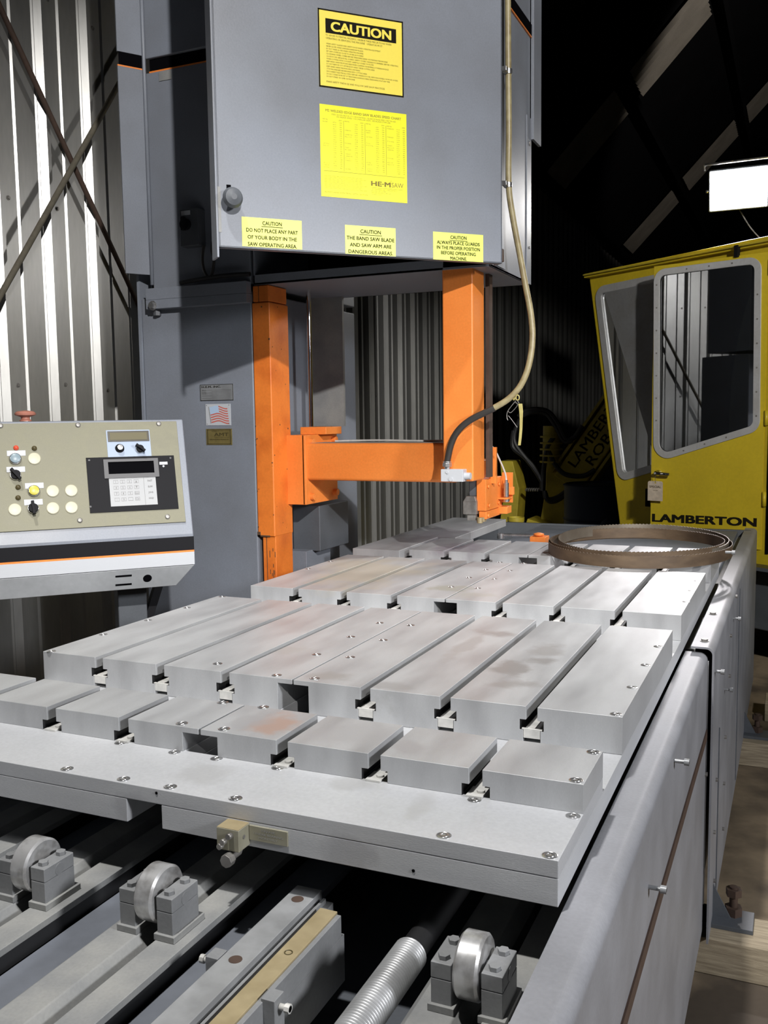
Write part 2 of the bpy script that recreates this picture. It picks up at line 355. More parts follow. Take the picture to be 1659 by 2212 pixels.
# ================================================================== THE SETTING
o = struct(obj('floor', MB().box(-3.2, 9.5, -7, 26, -.12, 0), M['concrete']))
# ---- left wall: ribbed metal sheets, each one a piece
wall = bpy.data.objects.new('wall_left', None); put(wall, (-2.4, 0, 0), None); struct(wall); wall['label'] = 'ribbed galvanised metal wall with crossed brace rods'
PER = .305; SH = PER * 3; WX = -2.4
def wall_profile(y0):
    p = []
    for k in range(3):
        b = y0 + k * PER
        p += [(0, b), (0, b + .026), (.007, b + .033), (.007, b + .036), (0, b + .040), (0, b + .043), (.026, b + .069), (.026, b + .090), (0, b + .106), (0, b + .190), (.009, b + .199), (.009, b + .204), (0, b + .210)]
    p.append((0, y0 + 3 * PER)); return p
def sheet(y0, z0, z1):
    m = MB(); p = wall_profile(y0); t = .0012; n = len(p)
    vs = [(WX + x, y, z) for x, y in p for z in (z0, z1)] + [(WX + x - .004, y, z) for x, y in p for z in (z0, z1)]
    m.add(vs, [(2 * i, 2 * i + 2, 2 * i + 3, 2 * i + 1) for i in range(n - 1)] + [(2 * n + 2 * i, 2 * n + 2 * i + 2, 2 * n + 2 * i + 3, 2 * n + 2 * i + 1) for i in range(n - 1)])
    return m
WOFF = 1.93
base = obj('wall_sheet', sheet(WOFF, 0, 4.6), M['wall'], wall)
for k in range(-9, 25):
    if k: dup(base, WP[base.name] + Vector((0, k * SH, 0)), wall, 'wall_sheet')
scr = None
for zz in (1.62, 2.45, 3.4):
    for k in range(-4, 14):
        p = Vector((WX, WOFF + k * PER + .14, zz + .012 * math.sin(k * 2.1)))
        if scr is None:
            scr = obj('screw', MB().cyl(p - X * .002, p + X * .002, .011, 12).cyl(p, p + X * .008, .007, 6), M['bolt'], wall)
        else: dup(scr, p - (Vector((WX, WOFF - 4 * PER + .14, 1.62 + .012 * math.sin(-8.4))) - WP[scr.name]), wall, 'screw')
# ---- back wall, right wall, roof
def ribbed(name, o, a, b, length, height, m, depth=.03):
    n = Vector(a).cross(Vector(b)); mb = MB(); pts = []
    k = 0
    while k * PER < length:
        q = k * PER; pts += [(q, 0), (q + .1, 0), (q + .13, depth), (q + .18, depth), (q + .21, 0)]; k += 1
    pts.append((length, 0)); N = len(pts)
    mb.add([Vector(o) + Vector(a) * p + n * d + Vector(b) * h for p, d in pts for h in (0, height)], [(2 * i, 2 * i + 2, 2 * i + 3, 2 * i + 1) for i in range(N - 1)])
    return obj(name, mb, m)
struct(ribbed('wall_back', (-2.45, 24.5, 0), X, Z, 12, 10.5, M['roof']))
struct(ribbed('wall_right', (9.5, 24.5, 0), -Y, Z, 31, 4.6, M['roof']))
roof = bpy.data.objects.new('ceiling', None); put(roof, (3.5, 9, 4.5), None); struct(roof); roof['label'] = 'dark steep roof with pale skylight sheets'
EZ = 4.45; SL = 1.05
def roofz(x): return EZ + SL * (x + 2.4) if x < 3.55 else EZ + SL * (9.5 - x)
mb = MB()
for xa, xb in ((-2.5, 3.55), (3.55, 9.6)):
    mb.prism([(xa, roofz(xa)), (xb, roofz(xb)), (xb, roofz(xb) + .08), (xa, roofz(xa) + .08)], (0, 0, 0), X, Z, Y, -7, 25)
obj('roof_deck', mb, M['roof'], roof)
u_r = Vector((1, 0, SL)).normalized(); n_r = Vector((SL, 0, -1)).normalized()
sk = None
for yc in (5.2, 11.6, 17.4):
    mb = MB(); N = 15; wv = [(-.50 + 1.0 * i / (N - 1), .04 * (i % 2)) for i in range(N)]
    p0 = Vector((-2.35, yc, EZ + .05)) + n_r * .05
    for q0, q1 in [(.15 + 1.5 * k, 1.38 + 1.5 * k) for k in range(6)]:
        m2 = MB(); m2.add([p0 + Y * a + n_r * d + u_r * q for a, d in wv for q in (q0, q1)], [(2 * i, 2 * i + 2, 2 * i + 3, 2 * i + 1) for i in range(N - 1)])
        obj('skylight_sheet', m2, M['sky'], roof)
pu = None
for k in range(7):
    p = Vector((-2.35, 9, EZ + .05)) + u_r * (.02 + 1.5 * k) + n_r * .12
    m2 = MB().obox(p, Y, u_r, n_r, 16, .035, .09); ob = obj('purlin', m2, M['roof'], roof)

# ---- brace rods crossing in front of the wall
def rod(p0, p1, r, m, label):
    o = obj('brace_rod', MB().tube([p0, (Vector(p0) + Vector(p1)) / 2, p1], r, 12, 4), m); return tag(o, label, 'rod', 'brace rods crossing on the left wall')
a0, a1 = at(0, 15, X=-2.35), at(318, 700, X=-2.35); d = a1 - a0
rod(a0 - d * .9, a1 + d * .55, .0125, M['rodbrown'], 'dark brown brace rod falling from upper left across the ribbed wall')
a0, a1 = at(0, 640, X=-2.323), at(305, 95, X=-2.323); d = a1 - a0
rod(a0 - d * .72, a1 + d * .35, .0135, M['rodolive'], 'dusty olive brace rod rising to the right across the ribbed wall')
rod((-2.35, -1.7, 4.2), (-2.35, 1.1, .35), .0125, M['rodbrown'], 'brown brace rod seen only mirrored in the cab door glass')
rod((-2.323, -1.7, .35), (-2.323, 1.1, 4.2), .0135, M['rodolive'], 'olive brace rod seen only mirrored in the cab door glass')

# ================================================================== WORK TABLE
T = .9; ZT = .9633; ZA = .9224
tab = thing('work_table', 'pale ground steel saw table with T slots in stepped rows of blocks', 'saw table', (0, .9, T - .0363))
HW = .6107
for sx in (-1, 1):
    xs = sorted((sx * .031, sx * HW)); obj('lower_plate', MB().box(xs[0], xs[1], -.143, 2.34, T - .0363, T - .0004), M['platev'], tab, .0012)
plate(u_ := MB(), [(-HW, -.143), (HW, -.143), (HW, .136), (.031, .136), (.031, .004), (-.031, .004), (-.031, .136), (-HW, .136)], [], (0, 0, 0), X, Y, Z, T, ZA)
obj('upper_plate', u_, M['platev'], tab, .0012)
SC = [-.4600, -.3050, -.1505, 0, .1505, .3050, .4600]; SW = .0098
def block(i, y0, y1, zb):
    xl = -HW if i == 0 else SC[i - 1] + (.002 if i == 4 else SW); xr = HW if i == 7 else SC[i] - (.002 if i == 3 else SW)
    L = []; Rr = []
    def side(x, s, kind):          # from top to bottom; s=+1 the right side
        if kind == 'o': return [(x, ZT), (x, zb)]
        if kind == 'c': return [(x, ZT), (x, ZT - .0095), (x - s * .031, ZT - .0095), (x - s * .031, zb)]
        p = [(x, ZT), (x, ZT - .0235), (x - s * .0107, ZT - .0235), (x - s * .0107, ZA)]
        return p + ([] if zb >= ZA else [(x - s * .0052, ZA), (x - s * .0052, zb)])
    l = side(xl, -1, 'o' if i == 0 else 'c' if i == 4 else 's'); r = side(xr, 1, 'o' if i == 7 else 'c' if i == 3 else 's')
    P_ = r + l[::-1]; m = MB().prism(P_, (0, 0, 0), X, Z, Y, y0, y1); n = len(P_)
    for e in range(n):      # slot undercuts are painted black for the deep shadow inside
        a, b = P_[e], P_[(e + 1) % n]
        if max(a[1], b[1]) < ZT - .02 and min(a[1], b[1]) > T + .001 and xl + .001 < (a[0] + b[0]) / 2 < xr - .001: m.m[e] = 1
    return m
ROWS = [(0, .136, ZA), (.302, .968, T), (1.139, 1.796, T), (1.986, 2.335, T)]
BL = {}
for j, (y0, y1, zb) in enumerate(ROWS):
    for i in range(8):
        if j == 3 and i == 0: continue
        BL[j, i] = obj('table_block', block(i, y0, y1, zb), [M['table'], M['rubber_shade']], tab, .0008, 2)
    for k in (0, 1, 2, 4, 5, 6):
        c = SC[k]; m = MB()
        fl = MB().box(c - .0195, c + .0195, y0 + .004, y1 - .001, ZA + .0001, ZA + .0008)  # thin dark sheet that paints the shade on the slot bottom
        if j == 0: m.box(c - .0135, c + .0105, y0 - .004, y0 + .03, ZA, ZA + .0035).box(c - .0105, c + .0035, y0 + .03, y1, ZA + .0008, ZA + .0035).cyl((c + .004, y0 + .012, ZA + .003), (c + .004, y0 + .012, ZA + .007), .0060, 14)
        else: m.box(c - .0145, c + .0145, y0 + .0005, y1, T + .008, ZA).box(c - .0175, c + .0175, y0 + .0006, y0 + .006, ZA, ZA + .002).box(c - .0115, c + .0045, y0 + .006, y1, ZA + .0008, ZA + .003)
        st_ = obj('slot_strip', m, M['insert'], tab, .0005); obj('slot_shade', fl, M['rubber_shade'], st_)
m = MB().box(-.665, -.475, 1.95, 2.36, T + .03, ZT).box(-.665, -.40, 2.36, 3.08, T + .03, ZT)
obj('rear_plate', m, M['table'], tab, .0012)
# socket head cap screws, sunk
def capscrew(p, parent):
    global CS
    if CS is None:
        m = MB(); m.lathe([(.0098, 0), (.0098, .0006), (.0086, .0009), (.0080, .0004), (.0062, .0006), (.0058, .0015), (.0040, .0015), (.0036, .0004)], p, Z, 18); m.k = 1
        m.cyl(p + Z * .0002, p + Z * .0006, .0037, 6)
        CS = obj('cap_screw', m, [M['steel'], M['bolt']], parent); return CS
    return dup(CS, p, parent, 'cap_screw')
CS = None
UP = [o for o in tab.children if o.name.startswith('upper_plate')][0]
for u, v in ((145, 1661), (267, 1683), (368, 1700), (509, 1725), (959, 1805), (1188, 1848), (1238, 1763), (1025, 1728), (600, 1659), (468, 1639), (377, 1625), (260, 1605)):
    capscrew(at(u, v, Z=ZA), UP)
for (j, i), pts in {(0, 7): ((1245, 1686), (1282, 1625)), (0, 3): ((393, 1563), (481, 1518)), (0, 4): ((484, 1575), (569, 1528)),
                    (1, 7): ((1331, 1543), (1366, 1485), (1395, 1437), (1422, 1397)), (1, 3): ((598, 1459), (684, 1414), (758, 1376), (820, 1346)),
                    (1, 4): ((680, 1466), (757, 1420), (828, 1383), (887, 1351)), (1, 2): ((470, 1434),),
                    (1, 0): ((111, 1407), (223, 1371), (320, 1340), (404, 1313), (480, 1289)),
                    (2, 3): ((975, 1268), (1013, 1248), (1049, 1231), (1080, 1215)), (2, 4): ((1032, 1271), (1068, 1251), (1101, 1233), (1132, 1217)),
                    (2, 0): ((666, 1229), (714, 1213)), (2, 7): ((1482, 1300), (1494, 1276), (1506, 1255))}.items():
    for u, v in pts: capscrew(at(u, v, Z=ZT), BL[j, i])
obj('centre_shade', MB().box(-.0308, .0308, .004, 2.33, .8645, .8665), M['rubber_shade'], tab)  # black sheet standing in for the shade down the centre slot
# stop block and name strip on the front edge
m = MB().box(.144, .1795, -.171, -.1425, .8665, .8975)
sb = obj('stop_block', m, M['stopm'], tab, .001)
obj('dust_cap', MB().box(.1445, .179, -.1705, -.143, .8974, .898), M['brassy'], sb)
m = MB()
for px, pz in ((.1525, .873), (.1575, .880), (.1675, .8895)): m.cyl((px, -.171, pz), (px - .001, -.178, pz), .0042, 10)
m.cyl((.1798, -.158, .884), (.1802, -.158, .884), .003, 10); obj('set_screw', m, M['bolt'], sb)
m = MB().cyl((.166, -.150, .8575), (.166, -.176, .8575), .0050, 12).cyl((.166, -.172, .8575), (.166, -.184, .8575), .0092, 8); m.cyl((.166, -.150, .8575), (.166, -.150, .868), .005, 10)
obj('stop_bolt', m, M['bolt'], tab, .0006)
pl = obj('name_strip', MB().box(.180, .2405, -.1452, -.1425, .8745, .8955), M['stopm'], tab, .0006)
m = MB()
for k, (s, w) in enumerate((('GREASE', .022), ('LINEAR BEARING', .046), ('MONTHLY', .030))):
    text(m, s, (.2105, -.14535, .8893 - k * .0052), X, Z, .003, w, 'C', off=.0002)
obj('lettering', m, M['steel'], pl)
for u, v in ((338, 1713), (893, 1881)):
    p = at(u, v, Y=-.1432); obj('drill_mark', MB().cyl(p, p - Y * .0006, .0022, 10), M['void'], tab)

# ================================================================== MACHINE BED (guards, rails, rollers)
bed = thing('machine_bed', 'long gray machine bed with side guards, rails and rollers under the table', 'machine bed', (.2, 1.2, 0))
def guard_section(xi, xo, zt, r, zb, t=.005):
    arc = [(xo - r + r * sin(a), zt - r + r * cos(a)) for a in [pi / 2 * k / 14 for k in range(15)]]
    arci = [(xo - r + (r - t) * sin(a), zt - r + (r - t) * cos(a)) for a in [pi / 2 * k / 14 for k in range(15)]]
    return [(xi, zt)] + arc + [(xo, zb), (xo - t, zb)] + arci[::-1] + [(xi, zt - t)]
near = obj('near_guard', MB().prism(guard_section(.6135, .668, .856, .020, .13), (0, 0, 0), X, Z, Y, -.86, 1.22), M['guard'], bed)
obj('near_ledge', MB().box(.555, .6175, -.86, 1.08, .775, .783), M['beam'], bed, .001)
obj('inner_skirt', MB().box(.6135, .6165, -.86, 1.215, .783, .852), M['guard'], bed)
far = obj('far_guard', MB().prism(guard_section(.628, .684, .873, .020, .10), (0, 0, 0), X, Z, Y, 1.205, 3.82), M['guard'], bed)
obj('far_ledge', MB().box(.560, .63, 1.30, 3.8, .835, .843), M['beam'], bed, .001)
obj('rub_strip', MB().box(.668, .671, -.86, 1.21, .638, .662), M['rodbrown'], bed)
obj('edge_trim', MB().box(.6665, .6705, 1.214, 1.222, .20, .835), M['white'], bed)
for p in (at(1540, 1327, Z=.873), at(1522, 1385, Z=.873)): obj('guard_bolt', MB().hexbolt(p, Z, .0085, .006), M['bolt'], bed)
pb = None
for (u, v, x) in ((1457, 1643, .668), (1402, 1916, .668), (1570, 1193, .684), (1585, 1336, .684), (1545, 1450, .684), (1566, 1489, .684)):
    p = at(u, v, X=x + .001); L_ = .026 if u < 1500 else .022
    pb = obj('guard_pin', MB().cyl(p - X * .004, p + X * L_, .0036, 10).cyl(p + X * (L_ - .009), p + X * L_, .0062, 12), M['tin'], bed)
for (u, v) in ((1523, 1672), (1562, 1692), (1546, 1684), (1560, 1790), (1541, 1797), (1541, 1902), (1565, 1592), (1574, 1460), (1577, 1373), (1589, 1288)):
    p = at(u, v, X=.684 if u > 1535 else .668); obj('panel_screw', MB().cyl(p, p + X * .006, .0055, 8), M['bolt'], bed)
# far guard lower cladding seams
each('panel_seam', [MB().box(.684, .6865, 1.42, 1.43, .13, .60), MB().box(.684, .6865, 2.3, 2.31, .13, .83)], M['graydark'], bed)
for yy in (1.34, 2.92):
    f_ = obj('foot_plate', MB().box(.60, .787, yy - .05, yy + .05, .10, .112), M['graydark'], bed, .001)
    obj('levelling_bolt', MB().cyl((.735, yy + .02, .112), (.735, yy + .02, .190), .011, 12).cyl((.735, yy + .02, .112), (.735, yy + .02, .135), .023, 6).cyl((.735, yy + .02, .165), (.735, yy + .02, .185), .021, 6), M['rodbrown'], f_)
    obj('foot_gusset', MB().prism([(.684, .112), (.73, .112), (.684, .20)], (0, yy - .004, 0), X, Z, Y, -.003, .003), M['graydark'], f_)
# inner deck, beams, rollers
obj('bed_floor', MB().box(-.66, .56, -1.0, 3.7, .64, .655), M['graydark'], bed)
for xa, xb in ((-.66, -.392), (-.270, -.181), (-.059, .033), (.155, .226)): obj('bed_deck', MB().box(xa, xb, -1.0, 3.6, .735, .746), M['deck'], bed)
obj('bed_side', MB().box(-.665, -.625, -1.0, 3.7, .05, .862).box(-.66, .66, 3.70, 3.73, .05, .875), M['graydark'], bed, .003)
obj('bed_base', MB().box(-.60, .64, -.86, 3.7, .10, .64), M['graydark'], bed)
def beam(x0, x1, y0=-1.0, y1=3.6, slope=.014, z=.78):
    m = MB().prism([(x0, z), (x1, z), (x1 + slope, z - .018), (x1 + slope, .655), (x0 - slope, .655), (x0 - slope, z - .018)], (0, 0, 0), X, Z, Y, y0, y1)
    return obj('rail_beam', m, M['beam'], bed, .002)
for xc in (-.330, -.119, .095):
    beam(xc - .060, xc - .014)
    obj('rail_web', MB().box(xc + .020, xc + .0545, -1.0, 3.6, .655, .7705), M['rubber_shade'], bed)  # coloured near black for the shadow band beside the bar
    obj('rail_beam', MB().box(xc + .016, xc + .060, -1.0, 3.6, .770, .780), M['beam'], bed, .001)
beam(.475, .522)
def roller(xc):
    e = bpy.data.objects.new('roller_unit', None); put(e, (xc, -.2365, .78), bed)
    m = MB(); yc, zc = -.2365, .8265
    m.lathe([(.012, -.0145), (.0345, -.0145), (.0375, -.0115), (.0375, .0115), (.0345, .0145), (.012, .0145)], (xc, yc, zc), X, 40)
    obj('wheel', m, M['wheel'], e)
    obj('axle', MB().cyl((xc - .043, yc, zc), (xc + .043, yc, zc), .0085, 16), M['blockgray'], e)
    for s in (-1, 1):
        x0, x1 = sorted((xc + s * .0175, xc + s * .0425))
        obj('bearing_block', MB().box(x0, x1, yc - .029, yc + .029, .788, .8185).box(x0, x1, yc - .029, yc + .029, .8188, .838), M['blockgray'], e, .0012)
        obj('pedestal', MB().box(x0 - .003, x1 + .004, yc - .033, yc + .036, .78, .789), M['beam'], e, .0008)
        for q in (-.017, .017): obj('hex_bolt', MB().hexbolt((xc + s * .030, yc + q, .838), Z, .0072, .0055, False), M['blockgray'], e, .0005)
    return e
for xc in (-.119, .0945, .5355): roller(xc)
# linear rail
m = MB().box(.2315, .2705, -.86, -.105, .765, .80); r_ = obj('steel_rail', m, M['railsteel'], bed, .001)
obj('rail_groove', MB().box(.2705, .290, -.86, -.11, .765, .788).box(.2775, .2815, -.86, -.115, .788, .7945), M['blockgray'], bed)
obj('brass_strip', MB().box(.2885, .3145, -.86, -.145, .765, .7985), M['brassy'], bed, .001)
obj('rail_base', MB().box(.226, .3215, -.86, -.14, .70, .766).box(.3145, .3215, -.86, -.148, .766, .796), M['blockgray'], bed, .001)
for y in (-.295, -.14, -.47): obj('rail_hole', MB().cyl((.251, y, .7995), (.251, y, .8004), .0085, 18), M['rodbrown'], bed)
obj('strip_hole', MB().lathe([(.0055, 0), (.0055, .0006), (.0045, .0008), (.004, 0)], (.302, -.255, .7984), Z, 16), M['goldink'], bed)
for x, y in ((.2225, -.292), (.327, -.338)):
    s = -1 if x < .25 else 1
    c = obj('rail_clamp', MB().box(min(x - s * .008, x + s * .010), max(x - s * .008, x + s * .010), y - .011, y + .011, .745, .800), M['blockgray'], bed, .001)
    obj('clamp_bolt', MB().cyl((x + s * .010, y, .788), (x + s * .024, y, .788), .0038, 10).cyl((x + s * .018, y, .788), (x + s * .024, y, .788), .0055, 8), M['insert'], c)
# ball screw
XS, ZS = .4265, .775; m = MB(); n = 26; prof = []
y0, y1, pt_ = -.46, -.165, .0050
P = []; steps = int((y1 - y0) / pt_ * 8)
for i in range(steps + 1):
    y = y0 + (y1 - y0) * i / steps; P.append((y, .0208 + .0017 * abs(cos(pi * (y - y0) / pt_))))
vs = [(XS + r * cos(2 * pi * k / n), y, ZS + r * sin(2 * pi * k / n)) for y, r in P for k in range(n)]
m.add(vs, [(j * n + i, j * n + (i + 1) % n, (j + 1) * n + (i + 1) % n, (j + 1) * n + i) for j in range(steps) for i in range(n)], True)
obj('screw_thread', m, M['railsteel'], bed)
obj('screw_shaft', MB().cyl((XS, -.9, ZS), (XS, 3.4, ZS), .0175, 20), M['rubber_shade'], bed)
obj('screw_tray', MB().box(.340, .462, -.9, -.20, .655, .690), M['beam'], bed, .004)
# rear end of the bed
obj('rear_deck', MB().box(-.38, .60, 2.36, 3.70, .845, .87), M['deck'], bed, .002)
obj('rear_bar', MB().cyl(at(1080, 1156, Y=2.72), at(1175, 1158, Y=2.74), .009, 14).cyl(at(1082, 1158, Y=2.72) - Z * .01, at(1082, 1158, Y=2.72) + Z * .012, .016, 14), M['steel'], bed)
p = at(1163, 1168, Y=2.62); m = MB().box(p.x - .032, p.x + .034, 2.60, 2.67, p.z - .075, p.z + .018); ob_ = obj('clamp_foot', m, M['orange'], bed, .002)
obj('clamp_knob', MB().lathe([(.012, 0), (.022, .004), (.022, .010), (.008, .014)], (p.x - .002, 2.635, p.z + .018), Z, 16), M['orange'], ob_)
p = at(1563, 1166, Y=3.66); obj('end_knob', MB().lathe([(.010, 0), (.018, .01), (.014, .022), (.004, .026)], p - Z * .012, Z, 16), M['chrome'], bed)

# ================================================================== TIMBERS
t1 = obj('timber_beam', MB().box(.30, 3.2, 1.235, 1.385, 0, .10), M['wood'], None, .004); tag(t1, 'weathered timber under the nearer levelling foot of the machine bed', 'timber', 'timbers under and beside the machine bed')
t2 = obj('timber_beam', MB().box(.30, 3.2, 2.82, 2.97, 0, .10), M['wood'], None, .004); tag(t2, 'old timber under the farther levelling foot of the machine bed', 'timber', 'timbers under and beside the machine bed')
t3 = obj('timber_beam', MB().box(.75, 3.2, 3.45, 3.60, 0, .10), M['wood'], None, .004); tag(t3, 'short timber lying on dark floor in front of the yellow cab', 'timber', 'timbers under and beside the machine bed')

# ================================================================== SAW BLADE COIL
def hoop(cx, cy, rx, ry, z, tilt, phase, h=.041, t=.0016):
    m = MB(); N = 560; vs = []
    for i in range(N):
        a = 2 * pi * i / N; x, y = cx + rx * cos(a), cy + ry * sin(a); zz = z + tilt * (1 + cos(a - phase)) / 2
        nx, ny = cos(a), sin(a); tooth = .0028 * ((i % 4) / 3)
        vs += [(x, y, zz), (x, y, zz + h - .003 + tooth), (x - nx * t, y - ny * t, zz + h - .003 + tooth), (x - nx * t, y - ny * t, zz)]
    m.add(vs, [(4 * i + k, 4 * ((i + 1) % N) + k, 4 * ((i + 1) % N) + (k + 1) % 4, 4 * i + (k + 1) % 4) for i in range(N) for k in range(4)], True)
    return m
coil = thing('saw_blade', 'rusty toothed band saw blade coiled in hoops on the table', 'saw blade', (.352, 2.2, ZT))
obj('blade_loop', hoop(.352, 2.175, .312, .372, ZT + .0005, .004, 2.2), M['blade'], coil)
obj('blade_loop', hoop(.358, 2.215, .292, .352, ZT + .0008, .017, 1.9), M['bladeb'], coil)
obj('blade_loop', hoop(.340, 2.190, .298, .360, ZT + .0008, .010, 5.2), M['blade'], coil)

# ================================================================== BAND SAW
saw = thing('band_saw', 'gray vertical band saw with open head door and orange guide columns', 'band saw', (-.7, 1.9, 0))
BX0, BX1, BY = -1.405, -.926, 1.70
obj('base_cabinet', MB().box(BX0, BX1, BY, 2.55, 0, 1.905), M['gray'], saw, .006, 3)
obj('corner_angle', MB().box(BX0 - .012, BX0 + .0, BY - .006, BY + .08, .0, 2.02), M['gray'], saw)
obj('shelf_lip', MB().box(-1.357, BX1 + .002, 1.665, 1.70, 1.893, 1.935).box(-1.357, BX1 + .002, 1.665, 1.705, 1.86, 1.893), M['gray'], saw, .002)
hb = obj('lip_bolt', MB().hexbolt((-1.325, 1.664, 1.872), -Y, .013, .012), M['steel'], saw)
hb = obj('lip_nut', MB().cyl((-1.325, 1.69, 1.862), (-1.325, 1.69, 1.838), .014, 6), M['graydark'], saw)
obj('upper_cabinet', MB().box(-1.345, BX1, BY, 2.55, 1.93, 2.705), M['gray'], saw, .004)
obj('top_cabinet', MB().box(-1.345, BX1, BY, 2.55, 2.755, 3.7), M['gray'], saw, .004)
obj('cabinet_gap', MB().box(-1.335, BX1, BY + .012, 2.54, 2.70, 2.76), M['void'], saw)
obj('gap_edge', MB().box(-1.33, BX1, BY + .001, BY + .02, 2.703, 2.709), M['orange'], saw)
obj('weld_plate', MB().box(-1.285, -1.232, BY - .003, BY, 2.668, 2.700), M['beam'], saw)
# left flange swung toward the viewer
fa = at(345, 300, Y=1.695); fdir = Vector((-.55, -.84, 0)).normalized(); 
m = MB(); c0 = Vector((-1.345, 1.695, 2.35)); m.obox(c0 + fdir * .05 , fdir, Z, fdir.cross(Z), .05, .363, .004); obj('side_flange', m, M['gray'], saw)
obj('side_flange', MB().obox(Vector((-1.345, 1.695, 3.25)) + fdir * .05, fdir, Z, fdir.cross(Z), .05, .488, .004), M['gray'], saw)
obj('flange_gap', MB().obox(Vector((-1.345, 1.699, 2.737)) + fdir * .049, fdir, Z, fdir.cross(Z), .047, .028, .002), M['void'], saw)
obj('flange_edge', MB().obox(Vector((-1.345, 1.695, 2.714)) + fdir * .05, fdir, Z, fdir.cross(Z), .05, .0025, .0045), M['orange'], saw)
obj('hinge_pin', MB().cyl((-1.342, 1.688, 1.95), (-1.342, 1.688, 3.7), .007, 10), M['gray'], saw)
# switch box on the cabinet front
m = MB().box(-1.188, -1.108, 1.655, 1.70, 2.07, 2.20); sw = obj('switch_box', m, M['graydark'], saw, .003)
obj('switch_knob', MB().cyl((-1.158, 1.655, 2.145), (-1.158, 1.640, 2.145), .020, 18).box(-1.164, -1.152, 1.628, 1.642, 2.122, 2.168), M['black'], sw)
obj('switch_label', MB().box(-1.178, -1.140, 1.653, 1.656, 2.178, 2.193), M['white'], sw)
obj('cable_loop', MB().tube([at(u, v, Y=1.672) for u, v in ((440, 530), (437, 560), (441, 585), (450, 598), (458, 590), (462, 560), (458, 540), (463, 500))], .0055, 8), M['hoseblack'], saw)
obj('cable_run', MB().tube([at(u, v, Y=1.668) for u, v in ((390, 611), (450, 600), (500, 594), (540, 592))], .008, 8), M['rubber_shade'], saw)
# head: open fronted box with the band wheel inside
HX0, HX1, HZ = -.914, -.0443, 1.922
m = MB().box(HX0, HX1, BY, 2.178, HZ, HZ + .008).box(HX1 - .006, HX1, BY, 2.178, HZ, 3.4).box(HX0, HX1, 2.17, 2.178, HZ, 3.4).box(HX0, HX0 + .006, BY, 2.178, HZ, 3.4).box(HX0, HX1, BY, 2.178, 3.39, 3.4)
m.box(HX0, HX1 - .16, BY, BY + .004, HZ, HZ + .035); head = obj('head_housing', m, M['gray'], saw, .001)
wh = MB().lathe([(.06, -.03), (.36, -.03), (.40, -.035), (.40, .035), (.36, .03), (.06, .03)], (-.50, 1.95, 2.52), Y, 48); obj('band_wheel', wh, M['graydark'], head)
obj('wheel_hub', MB().cyl((-.50, 1.86, 2.52), (-.50, 2.17, 2.52), .05, 20), M['bolt'], head)
obj('head_shade', MB().box(-.91, -.06, 2.10, 2.16, 1.94, 2.9), M['void'], head)  # black sheet that paints the shade at the back of the head
m = MB().box(HX1, HX1 + .004, 1.765, 1.85, HZ + .01, 3.4); obj('side_panel', m, M['gray'], head)
m = MB().box(HX1 + .001, HX1 + .012, 2.178, 2.283, 2.43, 3.4).box(HX1 - .02, HX1 + .003, 2.12, 2.18, HZ, 2.50); obj('rear_cover', m, M['gray'], head, .001)
zg = at(1118, 27, X=HX1).z
obj('side_gap', MB().box(HX1, HX1 + .0045, 1.705, 2.176, zg - .020, zg + .020), M['void'], head)
obj('gap_edge', MB().box(HX1, HX1 + .0048, 1.705, 2.176, zg - .024, zg - .020), M['orange'], head)
obj('cover_screw', MB().cyl((HX1, 2.155, 2.41), (HX1 + .006, 2.155, 2.41), .008, 10).cyl((HX1, 2.155, 2.05), (HX1 + .006, 2.155, 2.05), .005, 10), M['bolt'], head)
p = at(1084, 552, X=HX1 + .03); obj('latch_stud', MB().box(p.x - .03, p.x + .006, p.y - .008, p.y + .008, p.z - .020, p.z + .020), M['rodbrown'], head, .003)
# head door, swung open, with its signs
A_ = Vector((.0084, 1.65, 1.919)); dt = Vector((-sin(radians(43.2)), -cos(radians(43.2)), 0)); dn = Vector((cos(radians(43.2)), -sin(radians(43.2)), 0)); DW = .8835
tr = -dt   # door's own right hand direction, seen from outside
door = bpy.data.objects.new('head_door', None); put(door, A_, saw)
m = MB().obox(A_ + dt * DW / 2 + Z * .65 - dn * .004, dt, Z, dn, DW / 2, .65, .004)
for q in (0.003, DW - .003): m.obox(A_ + dt * q + Z * .65 - dn * .022, dt, Z, dn, .003, .65, .022)
m.obox(A_ + dt * DW / 2 + Z * .003 - dn * .012, dt, Z, dn, DW / 2, .003, .012)
obj('door_panel', m, M['gray'], door, .0015)
obj('edge_flange', MB().obox(A_ + dt * (DW + .003) + Z * .628 - dn * .030, dt, Z, dn, .003, .655, .030), M['gray'], door, .001)
obj('door_chip', MB().obox(A_ + dt * (DW - .004) + Z * .10 + dn * .0003, dt, Z, dn, .004, .06, .0004), M['beam'], door)
def dp(u, v): return atp(u, v, A_, dn)
def dl(u, v):
    q = dp(u, v) - A_; return q.dot(tr), q.z
kp = dp(497, 432); 
kn = obj('door_knob', MB().lathe([(.010, 0), (.012, .008), (.024, .018), (.028, .030), (.022, .042), (.008, .047)], kp, dn, 22), M['graydark'], door)
obj('knob_slot', MB().obox(dp(494, 410) + dn * .0012, tr, Z, dn, .006, .013, .001), M['void'], door)
def sign(name, quad, base_, build, mats):
    pts = [dl(*q) for q in quad]; x0 = (pts[0][0] + pts[3][0]) / 2; x1 = (pts[1][0] + pts[2][0]) / 2; z1 = (pts[0][1] + pts[1][1]) / 2; z0 = (pts[2][1] + pts[3][1]) / 2
    O_ = A_ + tr * x0 + Z * z0; w, h = x1 - x0, z1 - z0; m = MB(); m.k = 0
    m.obox(O_ + tr * w / 2 + Z * h / 2 + dn * .0004, tr, Z, dn, w / 2, h / 2, .0004)
    build(m, O_ + dn * .0008, w, h); return obj(name, m, mats, door)
